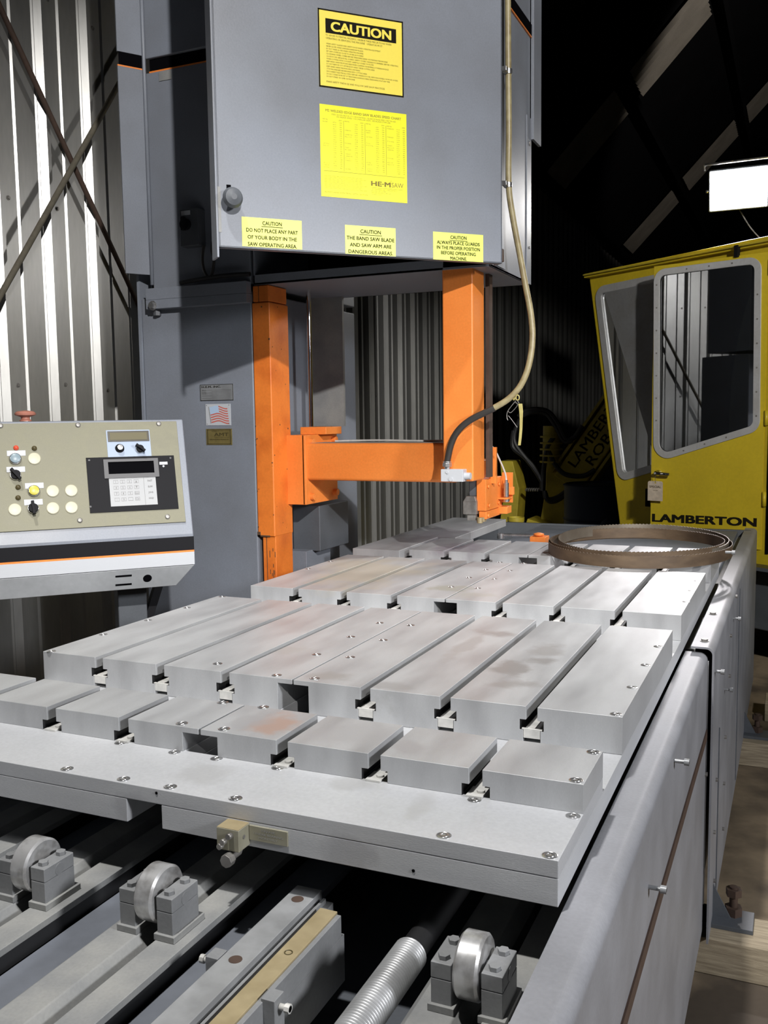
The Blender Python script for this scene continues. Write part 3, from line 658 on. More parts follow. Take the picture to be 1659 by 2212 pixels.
LINES = ['WEAR SAFETY GLASSES AND SAFETY SHOES WHEN OPERATING EQUIPMENT.', 'NEVER GLOVES WHILE CHANGING BANDSAW BLADES.', 'DO NOT WEAR GLOVES WHEN OPERATING MACHINE.', 'SET SAW GUIDES AS CLOSE TO WORK AS POSSIBLE.',
         'CLOSE BAND WHEEL COVERS BEFORE TENSIONING BAND OR STARTING THE MACHINE.', 'CLOSE DOORS, REPLACE ALL GUARDS, SAFETY COVERS, HAZARDOUS BARRIERS, BEFORE OPERATING.', 'WHEN CUTTING WITH COOLANT CAREFULLY GUARD YOUR EYES.',
         'KEEP HANDS AWAY FROM SAW AREA WHEN CLAMPING OR MATERIAL IS TURNING IN PLACE.', 'DO NOT REMOVE CUT OFF PIECES BY HAND UNDER CUTTING AREA.', 'KEEP HANDS AWAY FROM MOVING SAW BAND.', 'STOP MACHINE BEFORE REACHING INTO CUTTING AREA.',
         'DISCONNECT ELECTRICAL SUPPLY BEFORE OPENING DOORS, REMOVING PANELS OR MOVE COVERS.', 'DO NOT STAND IN FRONT OF TENSIONING HANDLE DURING TENSIONING OR AT ANY TIME.', 'DO NOT STAND OR CLIMB ON MACHINE.']
LW = [.65, .44, .44, .44, .735, .865, .565, .745, .575, .40, .48, .86, .76, .335]
def caution(m, O_, w, h):
    m.k = 1; e = .004
    for a, b, c, d in ((0, w, 0, e), (0, w, h - e, h), (0, e, 0, h), (w - e, w, 0, h)): rect(m, O_, tr, Z, a, b, c, d, .0003)
    rect(m, O_, tr, Z, .085 * w, .915 * w, .70 * h, .885 * h, .0003)
    m.k = 0; text(m, 'CAUTION', O_ + tr * .5 * w + Z * .735 * h, tr, Z, .115 * h, .70 * w, 'C', .034, 4, off=.0006)
    m.k = 1
    text(m, 'TO AVOID POTENTIAL HAZARDS, OBSERVE THESE PRECAUTIONS WHEN', O_ + tr * .085 * w + Z * .660 * h, tr, Z, .024 * h, .77 * w, off=.0003, res=1)
    text(m, 'OPERATING OR SERVICING THIS MACHINE   OPERATOR MUST:', O_ + tr * .085 * w + Z * .622 * h, tr, Z, .024 * h, .665 * w, off=.0003, res=1)
    for k, (s, q) in enumerate(zip(LINES, LW)): text(m, s, O_ + tr * .09 * w + Z * (.555 - k * .0322) * h, tr, Z, .0185 * h, q * w * .98, off=.0003, res=1)
    text(m, 'MAKE SAFETY THE RULE AND FOLLOW SAFE SHOP PRACTICES', O_ + tr * .085 * w + Z * .068 * h, tr, Z, .022 * h, .685 * w, off=.0003, res=1)
sign('caution_sign', ((685, 17), (870, 47), (872, 211), (690, 187)), None, caution, [M['label_y'], M['ink']])
rng = random.Random(3)
def chart(m, O_, w, h):
    m.k = 1; text(m, 'M2 WELDED EDGE BAND SAW BLADES SPEED CHART', O_ + tr * .5 * w + Z * .925 * h, tr, Z, .027 * h, .87 * w, 'C', .012, 2, off=.0003)
    m.k = 2
    text(m, 'SPEEDS SHOWN ARE FOR 3 TO 5 INCH MATERIAL, USE AND DECREASE SPEED OVER THIS SIZE', O_ + tr * .5 * w + Z * .893 * h, tr, Z, .016 * h, .74 * w, 'C', 0, 1, off=.0003)
    text(m, 'INCREASE SPEED ON SMALLER SIZES, SEE BLADE SUPPLIER', O_ + tr * .5 * w + Z * .872 * h, tr, Z, .015 * h, .62 * w, 'C', 0, 1, off=.0003)
    for k in range(4):
        x = .03 + k * .245
        if k: rect(m, O_, tr, Z, (x - .012) * w, (x - .008) * w, .29 * h, .845 * h, .0003)
        text(m, 'METAL', O_ + tr * x * w + Z * .835 * h, tr, Z, .013 * h, .06 * w, off=.0003, res=1); text(m, 'SFM', O_ + tr * (x + .18) * w + Z * .835 * h, tr, Z, .013 * h, .035 * w, off=.0003, res=1)
        r = 0; y = .81
        while y > .30:
            if rng.random() < .42: text(m, rng.choice(['CARBON', 'ALLOY', 'STAINLESS', 'TOOL', 'BRONZE', 'NICKEL', 'CAST IRON']), O_ + tr * x * w + Z * y * h, tr, Z, .012 * h, rng.uniform(.05, .085) * w, off=.0003, res=1)
            text(m, str(rng.randint(1008, 9860)), O_ + tr * (x + .115) * w + Z * y * h, tr, Z, .011 * h, .035 * w, off=.0003, res=1)
            text(m, str(rng.randint(60, 330)), O_ + tr * (x + .19) * w + Z * y * h, tr, Z, .012 * h, .024 * w, off=.0003, res=1, bold=.01); y -= .0235
    rect(m, O_, tr, Z, .03 * w, .97 * w, .281 * h, .285 * h, .0003)
    for k in range(9): text(m, 'FEEDS AND SPEEDS ARE STARTING POINTS ONLY AND VARY', O_ + tr * .04 * w + Z * (.225 - k * .0165) * h, tr, Z, .009 * h, rng.uniform(.42, .5) * w, off=.0003, res=1)
    m.k = 1
    text(m, 'HE·M', O_ + tr * .575 * w + Z * .165 * h, tr, Z, .050 * h, .225 * w, 'L', .035, 3, off=.0003)
    pass
    text(m, 'SAW', O_ + tr * .815 * w + Z * .165 * h, tr, Z, .052 * h, .14 * w, 'L', -.012, 3, off=.0003)
    text(m, '®', O_ + tr * .80 * w + Z * .222 * h, tr, Z, .016 * h, .014 * w, 'L', 0, 2, off=.0003)
    rect(m, O_, tr, Z, .575 * w, .955 * w, .142 * h, .1445 * h, .0003)
    text(m, 'ALWAYS HANDLE MATERIALS WITH CAUTION', O_ + tr * .04 * w + Z * .045 * h, tr, Z, .016 * h, .49 * w, off=.0003, res=1)
    m.k = 2
    for k, (s, q) in enumerate((('4412 ENGINEERS INDUSTRIAL DISTRICT', .3), ('PO BOX 1148', .16), ('PRYOR, OK 74362-1148 USA', .22), ('918 825-1000', .12))): text(m, s, O_ + tr * .58 * w + Z * (.120 - k * .019) * h, tr, Z, .012 * h, q * w, off=.0003, res=1)
sign('speed_chart', ((690, 223), (877, 248), (880, 440), (694, 423)), None, chart, [M['label_l'], M['inkmid'], M['inkfaint']])
def small(lines, hs, top, ls, wmax):
    def b(m, O_, w, h):
        m.k = 1
        text(m, 'CAUTION', O_ + tr * .5 * w + Z * top * h, tr, Z, hs * h, wmax[0] * w, 'C', .016, 3, off=.0003)
        rect(m, O_, tr, Z, (.5 - wmax[0] * .56) * w, (.5 + wmax[0] * .56) * w, (top - .065) * h, (top - .045) * h, .0003)
        for k, s in enumerate(lines): text(m, s, O_ + tr * .5 * w + Z * (top - ls[0] - k * ls[1]) * h, tr, Z, hs * h, wmax[k + 1] * w, 'C', .016, 2, off=.0003)
    return b
sign('operating_area_label', ((521, 467), (651, 478), (653, 541), (524, 530)), None, small(['DO NOT PLACE ANY PART', 'OF YOUR BODY IN THE', 'SAW OPERATING AREA.'], .125, .765, (.26, .238), (.32, .86, .82, .82)), [M['label_g'], M['ink']])
sign('blade_area_label', ((745, 486), (854, 493), (855, 554), (746, 548)), None, small(['THE BAND SAW BLADE', 'AND SAW ARM ARE', 'DANGEROUS AREAS.'], .125, .75, (.25, .235), (.40, .94, .82, .88)), [M['label_g'], M['ink']])
sign('guards_label', ((935, 500), (1043, 508), (1044, 566), (936, 561)), None, small(['ALWAYS PLACE GUARDS', 'IN THE PROPER POSITION', 'BEFORE OPERATING', 'MACHINE.'], .12, .78, (.205, .185), (.32, .85, .86, .69, .33)), [M['label_g'], M['ink']])
# plaques on the base cabinet
def plaque(name, u0, v0, u1, v1, build, mats, mat_):
    a, b = at(u0, v1, Y=BY), at(u1, v0, Y=BY); a.y = b.y = BY; w, h = b.x - a.x, b.z - a.z; m = MB(); m.box(a.x, b.x, BY - .0022, BY, a.z, b.z)
    build(m, Vector((a.x, BY - .0022, a.z)), w, h); return obj(name, m, mats, saw)
def nameplate(m, O_, w, h):
    m.k = 1; text(m, 'H.E.M. INC.', O_ + X * .05 * w + Z * .79 * h, X, Z, .12 * h, .58 * w, 'L', .03, 2, off=.0003)
    for a, b, c, d in ((0, w, 0, .03 * h), (0, w, .97 * h, h), (0, .012 * w, 0, h), (.985 * w, w, 0, h)): rect(m, O_, X, Z, a, b, c, d, .0003)
    for k in range(7): rect(m, O_, X, Z, (.05 + .3 * (k % 2)) * w, .95 * w, (.12 + k * .088) * h, (.128 + k * .088) * h, .0003)
    for k, s in enumerate(('SERIAL', 'MODEL', 'VOLTS')): text(m, s, O_ + X * .05 * w + Z * (.62 - k * .11) * h, X, Z, .05 * h, .13 * w, off=.0003, res=1)
plaque('name_plate', 434, 829, 504, 866, nameplate, [M['tin'], M['ink']], None)
def flag(m, O_, w, h):
    m.k = 3; m.obox(O_ + X * .165 * w + Z * .48 * h - Y * .0003, X * .13 + Z * -.95, X * .95 + Z * .13, Y, .40 * h, .008 * w, .0002)
    N = 12
    def wave(q): return .05 * sin(q * 6.5 - 1.2) - .06 * q
    for k in range(13):
        for i in range(N):
            if k < 7 and i < 4 and False: pass
            q0, q1 = i / N, (i + 1) / N; z0 = .90 - k * .057; 
            if k < 6 and q0 < .42: m.k = 2
            elif k % 2 == 0: m.k = 1
            else: m.k = 0
            xs = lambda q, z: (.16 + .09 * (.9 - z) + q * .72)
            m.add([O_ + X * xs(q, z) * w + Z * (z + wave(q)) * h - Y * .0004 for q, z in ((q0, z0 - .057), (q1, z0 - .057), (q1, z0), (q0, z0))], [(0, 1, 2, 3)])
    m.k = 3
    for a, b in ((.05, .06), (.05, .94), (.95, .94), (.93, .08)): m.cyl(O_ + X * a * w + Z * b * h, O_ + X * a * w + Z * b * h - Y * .001, .0016, 8)
plaque('flag_plate', 446, 872, 498, 919, flag, [M['white'], M['flagred'], M['flagblue'], M['bolt']], None)
def amt(m, O_, w, h):
    m.k = 1; e = .04
    for a, b, c, d in ((e, 1 - e, e, 2 * e), (e, 1 - e, 1 - 2 * e, 1 - e), (e, 1.8 * e, e, 1 - e), (1 - 1.8 * e, 1 - e, e, 1 - e)): rect(m, O_, X, Z, a * w, b * w, c * h, d * h, .0003)
    text(m, 'AMT', O_ + X * .32 * w + Z * .55 * h, X, Z, .20 * h, .55 * w, 'L', .03, 2, off=.0004)
    text(m, 'MEMBER OF', O_ + X * .22 * w + Z * .82 * h, X, Z, .07 * h, .30 * w, 'L', 0, 1, off=.0004)
    text(m, 'THE ASSOCIATION FOR', O_ + X * .32 * w + Z * .43 * h, X, Z, .06 * h, .56 * w, 'L', 0, 1, off=.0004)
    text(m, 'MANUFACTURING TECHNOLOGY', O_ + X * .14 * w + Z * .30 * h, X, Z, .07 * h, .74 * w, 'L', .02, 1, off=.0004)
plaque('brass_plate', 447, 926, 501, 961, amt, [M['gold'], M['goldink']], None)
# orange columns, arm, bracket, guide
CL0, CL1 = -.925, -.853
lc = obj('left_column', MB().box(CL0, CL1, 1.70, 1.834, 1.029, 1.862).box(CL0 + .003, CL1 - .003, 1.703, 1.831, 1.863, 1.921), M['orangeworn'], saw, .005, 3)
obj('inner_post', MB().box(CL0 + .016, CL1 - .001, 1.706, 1.830, .30, 1.04), M['orangeworn'], saw, .004)
obj('post_groove', MB().box(-.897, -.8955, 1.7015, 1.71, 1.863, 1.92).box(-.892, -.8905, 1.7045, 1.71, .60, 1.028), M['chip'], saw)
m = MB(); rg = random.Random(11)
for k in range(26):
    z = rg.uniform(1.05, 1.86); s = rg.uniform(.0012, .0035) * (1.8 if k % 9 == 0 else 1)
    if k % 2: q_ = (rg.choice((CL0 + .004, CL1 - .004, rg.uniform(CL0, CL1 - .01))), 1.6999, z); m.cyl(q_, (q_[0], 1.6994, z), s * .8, 7, rot=k)
    else: q_ = (CL1, rg.uniform(1.71, 1.82), z); m.cyl(q_, (CL1 + .0005, q_[1], z), s * .8, 6, rot=k)
for k in range(9): m.obox((rg.uniform(-.88, -.858), 1.7057, rg.uniform(.88, 1.02)), X, Z, Y, .0012, rg.uniform(.004, .014), .0003)
m.box(CL0, CL0 + .012, 1.6985, 1.70, 1.029, 1.046).box(CL0, CL1 - .02, 1.6985, 1.70, 1.029, 1.034)
obj('paint_chip', m, M['chip'], lc)['kind'] = 'stuff'
RC0, RC1 = -.2105, -.106
obj('right_column', MB().box(RC0, RC1, 1.705, 1.826, 1.24, 1.93), M['orange'], saw, .006, 3)
obj('blade_channel', MB().box(RC1 - .002, RC1 + .010, 1.845, 1.885, 1.245, 1.925), M['rodbrown'], saw)
obj('column_strip', MB().box(RC1 - .01, RC1 + .016, 1.905, 1.917, 1.22, 1.345), M['orange'], saw)
arm = obj('cross_arm', MB().box(-.79, -.20, 1.812, 1.955, 1.227, 1.3625), M['orange'], saw, .012, 4)
obj('arm_dust', MB().box(-.77, -.22, 1.825, 1.945, 1.3623, 1.3632), M['beam'], saw)
br = obj('bracket', MB().box(-.856, -.782, 1.80, 2.055, 1.138, 1.392), M['orange'], saw, .002)
m = MB().box(-.790, -.777, 1.80, 2.058, 1.138, 1.392); obj('bracket_plate', m, M['orange'], saw, .002)
obj('bracket_cap', MB().box(-.851, -.742, 1.90, 2.03, 1.392, 1.420), M['orange'], saw, .002)
for y, z in ((1.838, 1.366), (2.022, 1.370), (1.838, 1.165), (2.026, 1.168)): obj('bracket_bolt', MB().cyl((-.779, y, z), (-.760, y, z), .013, 14).cyl((-.761, y, z), (-.759, y, z), .006, 6), M['orange'], br, .001)
obj('arm_cable', MB().tube([(-.72, 1.93, 1.3665), (-.55, 1.935, 1.369), (-.38, 1.93, 1.3665), (-.25, 1.93, 1.368)], .0035, 8), M['insert'], saw)
obj('guide_rod', MB().cyl((-.831, 1.95, 1.415), (-.831, 1.95, 1.93), .0095, 18), M['chrome'], saw)
obj('rod_backplate', MB().box(-.92, -.78, 2.13, 2.145, 1.42, 1.925), M['beam'], saw)
obj('lower_housing', MB().box(-.92, -.802, 1.95, 2.20, .945, 1.12), M['graydark'], saw, .004)
obj('lower_panel', MB().box(-.92, -.836, 1.90, 2.1, .50, .95), M['gray'], saw, .002)
# guide head under the right column (turned about its own vertical axis)
GX, GY = -.1075, 1.845
gh = obj('guide_head', MB().box(GX - .034, GX, GY, 2.036, 1.129, 1.238), M['orange'], saw, .002)
obj('guide_shoe', MB().box(GX - .026, GX + .001, GY, 2.036, 1.101, 1.1275), M['orange'], gh, .002)
obj('guide_arm', MB().box(GX - .06, GX - .03, 1.86, 2.02, 1.17, 1.30), M['orange'], gh, .002)
obj('sensor_bracket', MB().box(GX - .004, -.072, 2.045, 2.053, 1.142, 1.250), M['orange'], gh, .001)
obj('bracket_tab', MB().box(-.088, -.0645, 2.03, 2.045, 1.171, 1.199), M['orange'], gh, .001)
obj('bracket_foot', MB().box(-.112, -.072, 1.985, 2.045, 1.158, 1.164), M['orange'], gh, .001)
obj('lower_tab', MB().box(-.113, -.077, 1.995, 2.05, 1.106, 1.131), M['orange'], gh, .001)
for y, z in ((1.865, 1.212), (1.99, 1.212), (1.872, 1.146), (1.985, 1.146), (1.862, 1.112), (2.015, 1.114)): obj('guide_screw', MB().cyl((GX, y, z), (GX + .006, y, z), .006, 10), M['orange'], gh)
m = MB().box(GX - .078, GX - .030, 1.83, 1.87, 1.118, 1.162).prism([(-.078, 1.1619), (-.030, 1.1619), (-.036, 1.180), (-.066, 1.180)], (GX, 0, 0), X, Z, Y, 1.83, 1.87).box(GX - .066, GX - .036, 1.838, 1.862, 1.096, 1.118)
obj('blade_guide', m, M['bolt'], gh, .0015)
obj('guide_button', MB().cyl((GX - .020, 1.838, 1.088), (GX - .020, 1.838, 1.108), .010, 12).box(GX - .034, GX - .006, 1.842, 1.87, 1.092, 1.108), M['brassy'], gh, .002)
obj('guide_post', MB().box(GX - .062, GX - .036, 1.85, 1.88, 1.18, 1.245), M['graydark'], gh, .002)
sp_ = Vector((-.0835, 2.005, 0))
obj('sensor', MB().cyl(sp_ + Z * 1.166, sp_ + Z * 1.216, .0095, 14).cyl(sp_ + Z * 1.216, sp_ + Z * 1.226, .006, 12).cyl(sp_ + Z * 1.148, sp_ + Z * 1.158, .012, 14), M['steel'], gh)
q_ = sp_ + Z * 1.225
obj('sensor_cable', MB().tube([at(1052, 957, Y=1.95), at(1066, 968, Y=1.96), at(1080, 995, Y=1.98), at(1091, 1022, Y=2.0), q_], .0032, 8), M['insert'], gh)
# lube block and hose
a, b = at(957, 1013, Y=1.69), at(1005, 1040, Y=1.69); m = MB().box(a.x, b.x, 1.668, 1.706, b.z, a.z)
lb = obj('coolant_block', m, M['white'], saw, .0015)
each('block_plug', [MB().cyl((b.x, 1.687, (a.z + b.z) / 2 - .002), (b.x + .020, 1.687, (a.z + b.z) / 2 - .002), .0115, 14), MB().cyl((-.17, 1.668, 1.249), (-.17, 1.664, 1.249), .0065, 12), MB().cyl((-.183, 1.668, 1.272), (-.183, 1.665, 1.272), .0045, 12)], M['white'], lb)
fz = a.z; fx = at(966, 1010, Y=1.687).x
obj('hose_fitting', MB().cyl((fx, 1.687, fz), (fx, 1.687, fz + .008), .010, 14).cyl((fx, 1.687, fz + .008), (fx, 1.687, fz + .020), .0165, 8).cyl((fx, 1.687, fz + .020), (fx, 1.687, fz + .026), .0145, 16), M['steel'], lb, .001)
tan = [at(u, v, Y=y) for u, v, y in ((1096, -120, 1.775), (1097, 0, 1.775), (1098, 155, 1.775), (1099, 280, 1.775), (1099, 400, 1.775), (1108, 470, 1.77), (1122, 545, 1.76), (1134, 610, 1.75), (1147, 680, 1.74), (1150, 735, 1.73), (1142, 790, 1.72), (1125, 832, 1.71), (1098, 862, 1.70), (1062, 884, 1.69))]
hs = obj('coolant_hose', MB().tube(tan, .0098, 14, 8), M['hose'], saw)
obj('hose_end', MB().tube([at(u, v, Y=y) for u, v, y in ((1068, 881, 1.691), (1050, 890, 1.687), (1015, 908, 1.682), (990, 930, 1.68), (975, 958, 1.683))] + [Vector((fx, 1.687, fz + .024))], .0108, 14, 8), M['hoseblack'], hs)
for v in (155, 400):
    p = at(1098, v, Y=1.775); obj('hose_clip', MB().cyl(p - Z * .008, p + Z * .008, .0125, 14).box(p.x - .012, p.x + .004, p.y - .036, p.y - .008, p.z - .007, p.z + .007), M['steel'], hs, .001)
# yellow tape tag hanging from the hose
tp = at(1117, 860, Y=1.70)
tg = thing('tape_tag', 'yellowed strip tag hanging on wires below the tan hose', 'tag', tp)
m = MB(); pts = [at(u, v, Y=1.70) for u, v in ((1124, 872), (1126, 890), (1126, 905), (1125.5, 925), (1124, 945), (1122, 962))]
wd = [.0065, .006, .0048, .0045, .0045, .0042]
m.add([p + X * s * w - Y * t_ for p, w in zip(pts, wd) for s in (-1, 1) for t_ in (0, .001)], [(4 * i, 4 * i + 2, 4 * i + 6, 4 * i + 4) for i in range(5)] + [(4 * i + 1, 4 * i + 5, 4 * i + 7, 4 * i + 3) for i in range(5)] + [(4 * i, 4 * i + 4, 4 * i + 5, 4 * i + 1) for i in range(5)] + [(4 * i + 2, 4 * i + 3, 4 * i + 7, 4 * i + 6) for i in range(5)])
obj('strip', m, M['tape'], tg)
cc = at(1118, 859, Y=1.70)
m = MB(); m.tube([cc + X * .0055 * cos(k * pi / 5) + Z * .008 * sin(k * pi / 5) for k in range(11)], .002, 8, 3); m.cyl(cc + X * -.014 + Z * -.006, cc + X * -.004, .0035, 8)
obj('ring', m, M['tape'], tg)
for pl_ in (((1114, 866), (1104, 878), (1096, 890), (1095, 902), (1097, 908)), ((1113, 869), (1118, 875), (1104, 891), (1097, 888)), ((1098, 898), (1104, 905), (1112, 916), (1117, 923)), ((1118, 866), (1121, 871))):
    obj('wire', MB().tube([at(u, v, Y=1.70) for u, v in pl_], .0012, 6, 4), M['bolt'], tg)

# ================================================================== CONTROL CONSOLE
t_ = Vector((sin(radians(43)), cos(radians(43)), 0)); n_ = Vector((cos(radians(43)), -sin(radians(43)), 0)); O2 = Vector((-.80, 1.13, 0)); CW = .78
con = thing('control_console', 'gray swing-arm control console with buttons, keypad and an orange stripe', 'control console', O2 - t_ * .35 - n_ * .08 + Z * .0)
LEAN = .105; zl, zh = 1.118, 1.455
def prof(pts, mt, name, x0=-CW, x1=0, bev=.002):
    return obj(name, MB().prism([(p, q) for p, q in pts], O2, n_, Z, t_, x0, x1), mt, con, bev)
prof([(0, 1.018), (0, 1.112), (-LEAN, zh), (-.26, zh - .02), (-.26, 1.018)], M['gray'], 'console_body', bev=.004)
m = MB().obox(O2 - t_ * CW / 2 + n_ * .0006 + Z * 1.0835, t_, Z, n_, CW / 2, .0205, .0006); obj('black_stripe', m, M['black'], con)
obj('orange_stripe', MB().obox(O2 - t_ * CW / 2 + n_ * .0006 + Z * 1.0602, t_, Z, n_, CW / 2, .0028, .0007), M['orange'], con)
obj('white_stripe', MB().obox(O2 - t_ * CW / 2 + n_ * .0006 + Z * 1.0382, t_, Z, n_, CW / 2, .0192, .0006), M['white'], con)
up = Vector((0, 0, zh - 1.112)) - n_ * LEAN; LU = up.length; up.normalize(); pn = t_.cross(up); pn = pn if pn.dot(n_) > 0 else -pn
P0 = O2 + Z * 1.112
# undercut front with its right corner cut away
low = [(-CW, 1.016), (0, 1.016), (-.052, .953), (-CW, .953)]
un = Vector((0, 0, 1)) * .063 + n_ * .03; un.normalize()
m = MB(); m.add([O2 + t_ * -CW + Z * 1.017, O2 + Z * 1.017, O2 - t_ * .052 + Z * .953 - n_ * .030, O2 - t_ * CW + Z * .953 - n_ * .030,
                 O2 + t_ * -CW + Z * 1.017 - n_ * .2, O2 + Z * 1.017 - n_ * .2, O2 - t_ * .052 + Z * .953 - n_ * .2, O2 - t_ * CW + Z * .953 - n_ * .2],
                [(0, 1, 2, 3), (4, 7, 6, 5), (0, 4, 5, 1), (1, 5, 6, 2), (2, 6, 7, 3), (3, 7, 4, 0)])
cl_ = obj('console_chin', m, M['chin'], con, .002)
q0 = O2 + Z * 1.017; cn = t_.cross((Z * .064 + n_ * .030).normalized()); cn = cn if cn.dot(n_) > 0 else -cn; cu = (Z * .064 + n_ * .030).normalized()
m = MB()
for v in (1244, 1262.5): m.obox(atp(267, v, q0, cn) + cn * .0006, t_, cu, cn, .0235, .0028, .0008)
c_ = atp(318.5, 1249, q0, cn); m.cyl(c_, c_ + cn * .0012, .0128, 24)
obj('chin_opening', m, M['void'], cl_)
def cp(u, v): return atp(u, v, P0, pn)
def cxy(u, v):
    q = cp(u, v) - P0; return q.dot(t_), q.dot(up)
# face plate
(xa, ya), (xb, yb) = cxy(381, 911), cxy(400, 1128)
xr = (xa + xb) / 2
fp = obj('face_plate', MB().obox(P0 + t_ * ((xr - CW + .02) / 2) + up * (ya + yb) / 2 + pn * .003, t_, up, pn, (xr + CW - .02) / 2, (ya - yb) / 2, .003), M['panel'], con, .0008)
FP = .006
def cplate(name, u0, v0, u1, v1, h, mt, parent=fp, bev=.0005, base=FP):
    p = [cxy(*q) for q in ((u0, v0), (u1, v1))]; (x0, y1), (x1, y0) = p
    return obj(name, MB().obox(P0 + t_ * (x0 + x1) / 2 + up * (y0 + y1) / 2 + pn * (base + h / 2), t_, up, pn, abs(x1 - x0) / 2, abs(y1 - y0) / 2, h / 2), mt, parent, bev)
for u, v in ((1, 921), (168, 919.5), (342, 916.5), (361, 1117), (172, 1125)):
    p = cp(u, v) + pn * FP; obj('panel_screw', MB().lathe([(.0075, 0), (.0075, .002), (.005, .004), (.001, .0045)], p, pn, 16), M['bolt'], fp)
for u, v, mt in ((34.5, 969, 'redplas'), (74, 970, 'goldink'), (39, 1054, 'goldink'), (39, 1076.5, 'goldink')):
    p = cp(u, v) + pn * FP; obj('pilot_lamp', MB().lathe([(.0075, 0), (.007, .004), (.004, .007), (.001, .008)], p, pn, 16), M[mt], fp)
for u, v in ((35, 980), (34, 1015), (74, 1050), (72, 1085.5)): cplate('legend_plate', u - 20.5, v - 5, u + 20.5, v + 5.5, .001, M['white'])
for u, v in ((74, 992), (113.5, 1062), (153.5, 1061), (32, 1102), (114, 1099), (154, 1097.5)):
    p = cp(u, v) + pn * FP; obj('hole_plug', MB().lathe([(.0178, 0), (.0178, .0015), (.016, .0035), (.008, .0045), (.001, .0047)], p, pn, 24), M['cream'], fp)
for u, v, mt in ((33, 993, 'blueb'), (73, 1062, 'yellowb')):
    p = cp(u, v) + pn * FP; b = obj('push_button', MB().lathe([(.0168, 0), (.0168, .006), (.0155, .009), (.014, .010)], p, pn, 24), M['steel'], fp)
    obj('button_cap', MB().lathe([(.0138, .009), (.0138, .0125), (.012, .0135), (.002, .014)], p, pn, 24), M[mt], b)
def selector(u, v, ang, r=.0155):
    p = cp(u, v) + pn * FP; b = obj('selector_switch', MB().lathe([(r, 0), (r, .006), (r * .93, .009), (r * .9, .0095)], p, pn, 24), M['steel'], fp)
    d1 = t_ * cos(ang) + up * sin(ang); d2 = pn.cross(d1)
    m = MB().lathe([(r * .88, .0095), (r * .88, .013), (r * .8, .015), (.001, .0155)], p, pn, 22).obox(p + pn * .018, d1, d2, pn, r * 1.22, r * .26, .009)
    obj('switch_knob', m, M['black'], b, .0008)
selector(33.5, 1028, radians(128)); selector(71.5, 1100, radians(95))
db = cplate('drive_plate', 228, 931, 327, 988, .0012, M['paleblue'])
cplate('display_bezel', 231, 933.5, 322, 954, .002, M['lcd'], db, .0005, FP + .001); cplate('display_glass', 235.5, 937, 317, 951, .001, M['lcd2'], db, .0002, FP + .003)
selector(301, 972, radians(140), .013)
p = cp(258, 970) + pn * FP; kb = obj('speed_knob', MB().lathe([(.0135, 0), (.013, .004), (.0105, .006), (.0095, .014), (.009, .015)], p, pn, 22), M['black'], fp)
obj('knob_cap', MB().lathe([(.0080, .015), (.0078, .0165), (.001, .017)], p, pn, 20), M['steel'], kb)
# readout
(x0, y1), (x1, y0) = cxy(185, 990.5), cxy(385, 1100); 
ro = obj('readout_panel', MB().obox(P0 + t_ * (x0 + x1) / 2 + up * (y0 + y1) / 2 + pn * (FP + .0015), t_, up, pn, (x1 - x0) / 2, (y1 - y0) / 2, .0015), M['black'], fp, .0005)
rb = FP + .003
(x0, y1), (x1, y0) = cxy(222, 995), cxy(343, 1031.5); (a0, b1), (a1, b0) = cxy(232, 1000.5), cxy(332.5, 1023)
m = MB(); plate(m, [(x0, y0), (x1, y0), (x1, y1), (x0, y1)], [[(a0, b0), (a1, b0), (a1, b1), (a0, b1)]], P0, t_, up, pn, rb, rb + .004); obj('display_frame', m, M['greyplas'], ro)
cplate('display_window', 232, 1000, 333, 1024, .0008, M['void'], ro, 0, rb)
kp_ = cplate('keypad', 234, 1034, 340, 1091, .001, M['key'], ro, .0003, rb)
(x0, y1), (x1, y0) = cxy(234, 1034), cxy(340, 1091); w, h = x1 - x0, y1 - y0; O3 = P0 + t_ * x0 + up * y0 + pn * (rb + .001)
m = MB(); KEYS = [['1', '2', '3', '▲'], ['4', '5', '6', '▼'], ['7', '8', '9', 'Enter'], ['-', '0', '.', 'Clr']]
rect(m, O3, t_, up, .735 * w, .742 * w, 0, h, .0003)
for r_i in range(4):
    for c_i in range(4):
        cx, cy = (.14 + c_i * .145) * w, (.845 - r_i * .205) * h
        for a, b, c, d in ((-.05, .05, -.06, -.05), (-.05, .05, .05, .06), (-.05, -.045, -.06, .06), (.045, .05, -.06, .06)): rect(m, O3, t_, up, cx + a * w, cx + b * w, cy + c * h, cy + d * h, .0003)
        s = KEYS[r_i][c_i]
        if s in '▲▼': m.add([O3 + t_ * (cx + q * w) + up * (cy + z * h) + pn * .0004 for q, z in (((-.02, -.04), (.02, -.04), (0, .04)) if s == '▲' else ((-.02, .04), (.02, .04), (0, -.04)))], [(0, 1, 2)])
        else: text(m, s, O3 + t_ * cx + up * (cy - .035 * h), t_, up, .07 * h, None if len(s) == 1 else .085 * w, 'C', .01, 1, off=.0004)
    text(m, ['FAST', 'SLOW', 'JOG', 'HOLD'][r_i], O3 + t_ * .87 * w + up * (.82 - r_i * .205) * h, t_, up, .06 * h, .10 * w, 'C', .02, 1, off=.0004)
obj('key_legend', m, M['keyink'], ro)
cplate('led_label', 343, 999.5, 361, 1005, .0006, M['white'], ro, 0, rb)
p = cp(352, 1009) + pn * rb; obj('led', MB().lathe([(.0035, 0), (.0032, .002), (.001, .003)], p, pn, 12), M['white'], ro)
for u, v in ((192, 996), (367, 991), (195, 1096)):
    p = cp(u, v) + pn * rb; obj('readout_screw', MB().lathe([(.003, 0), (.003, .0012), (.001, .0015)], p, pn, 12), M['greyplas'], ro)
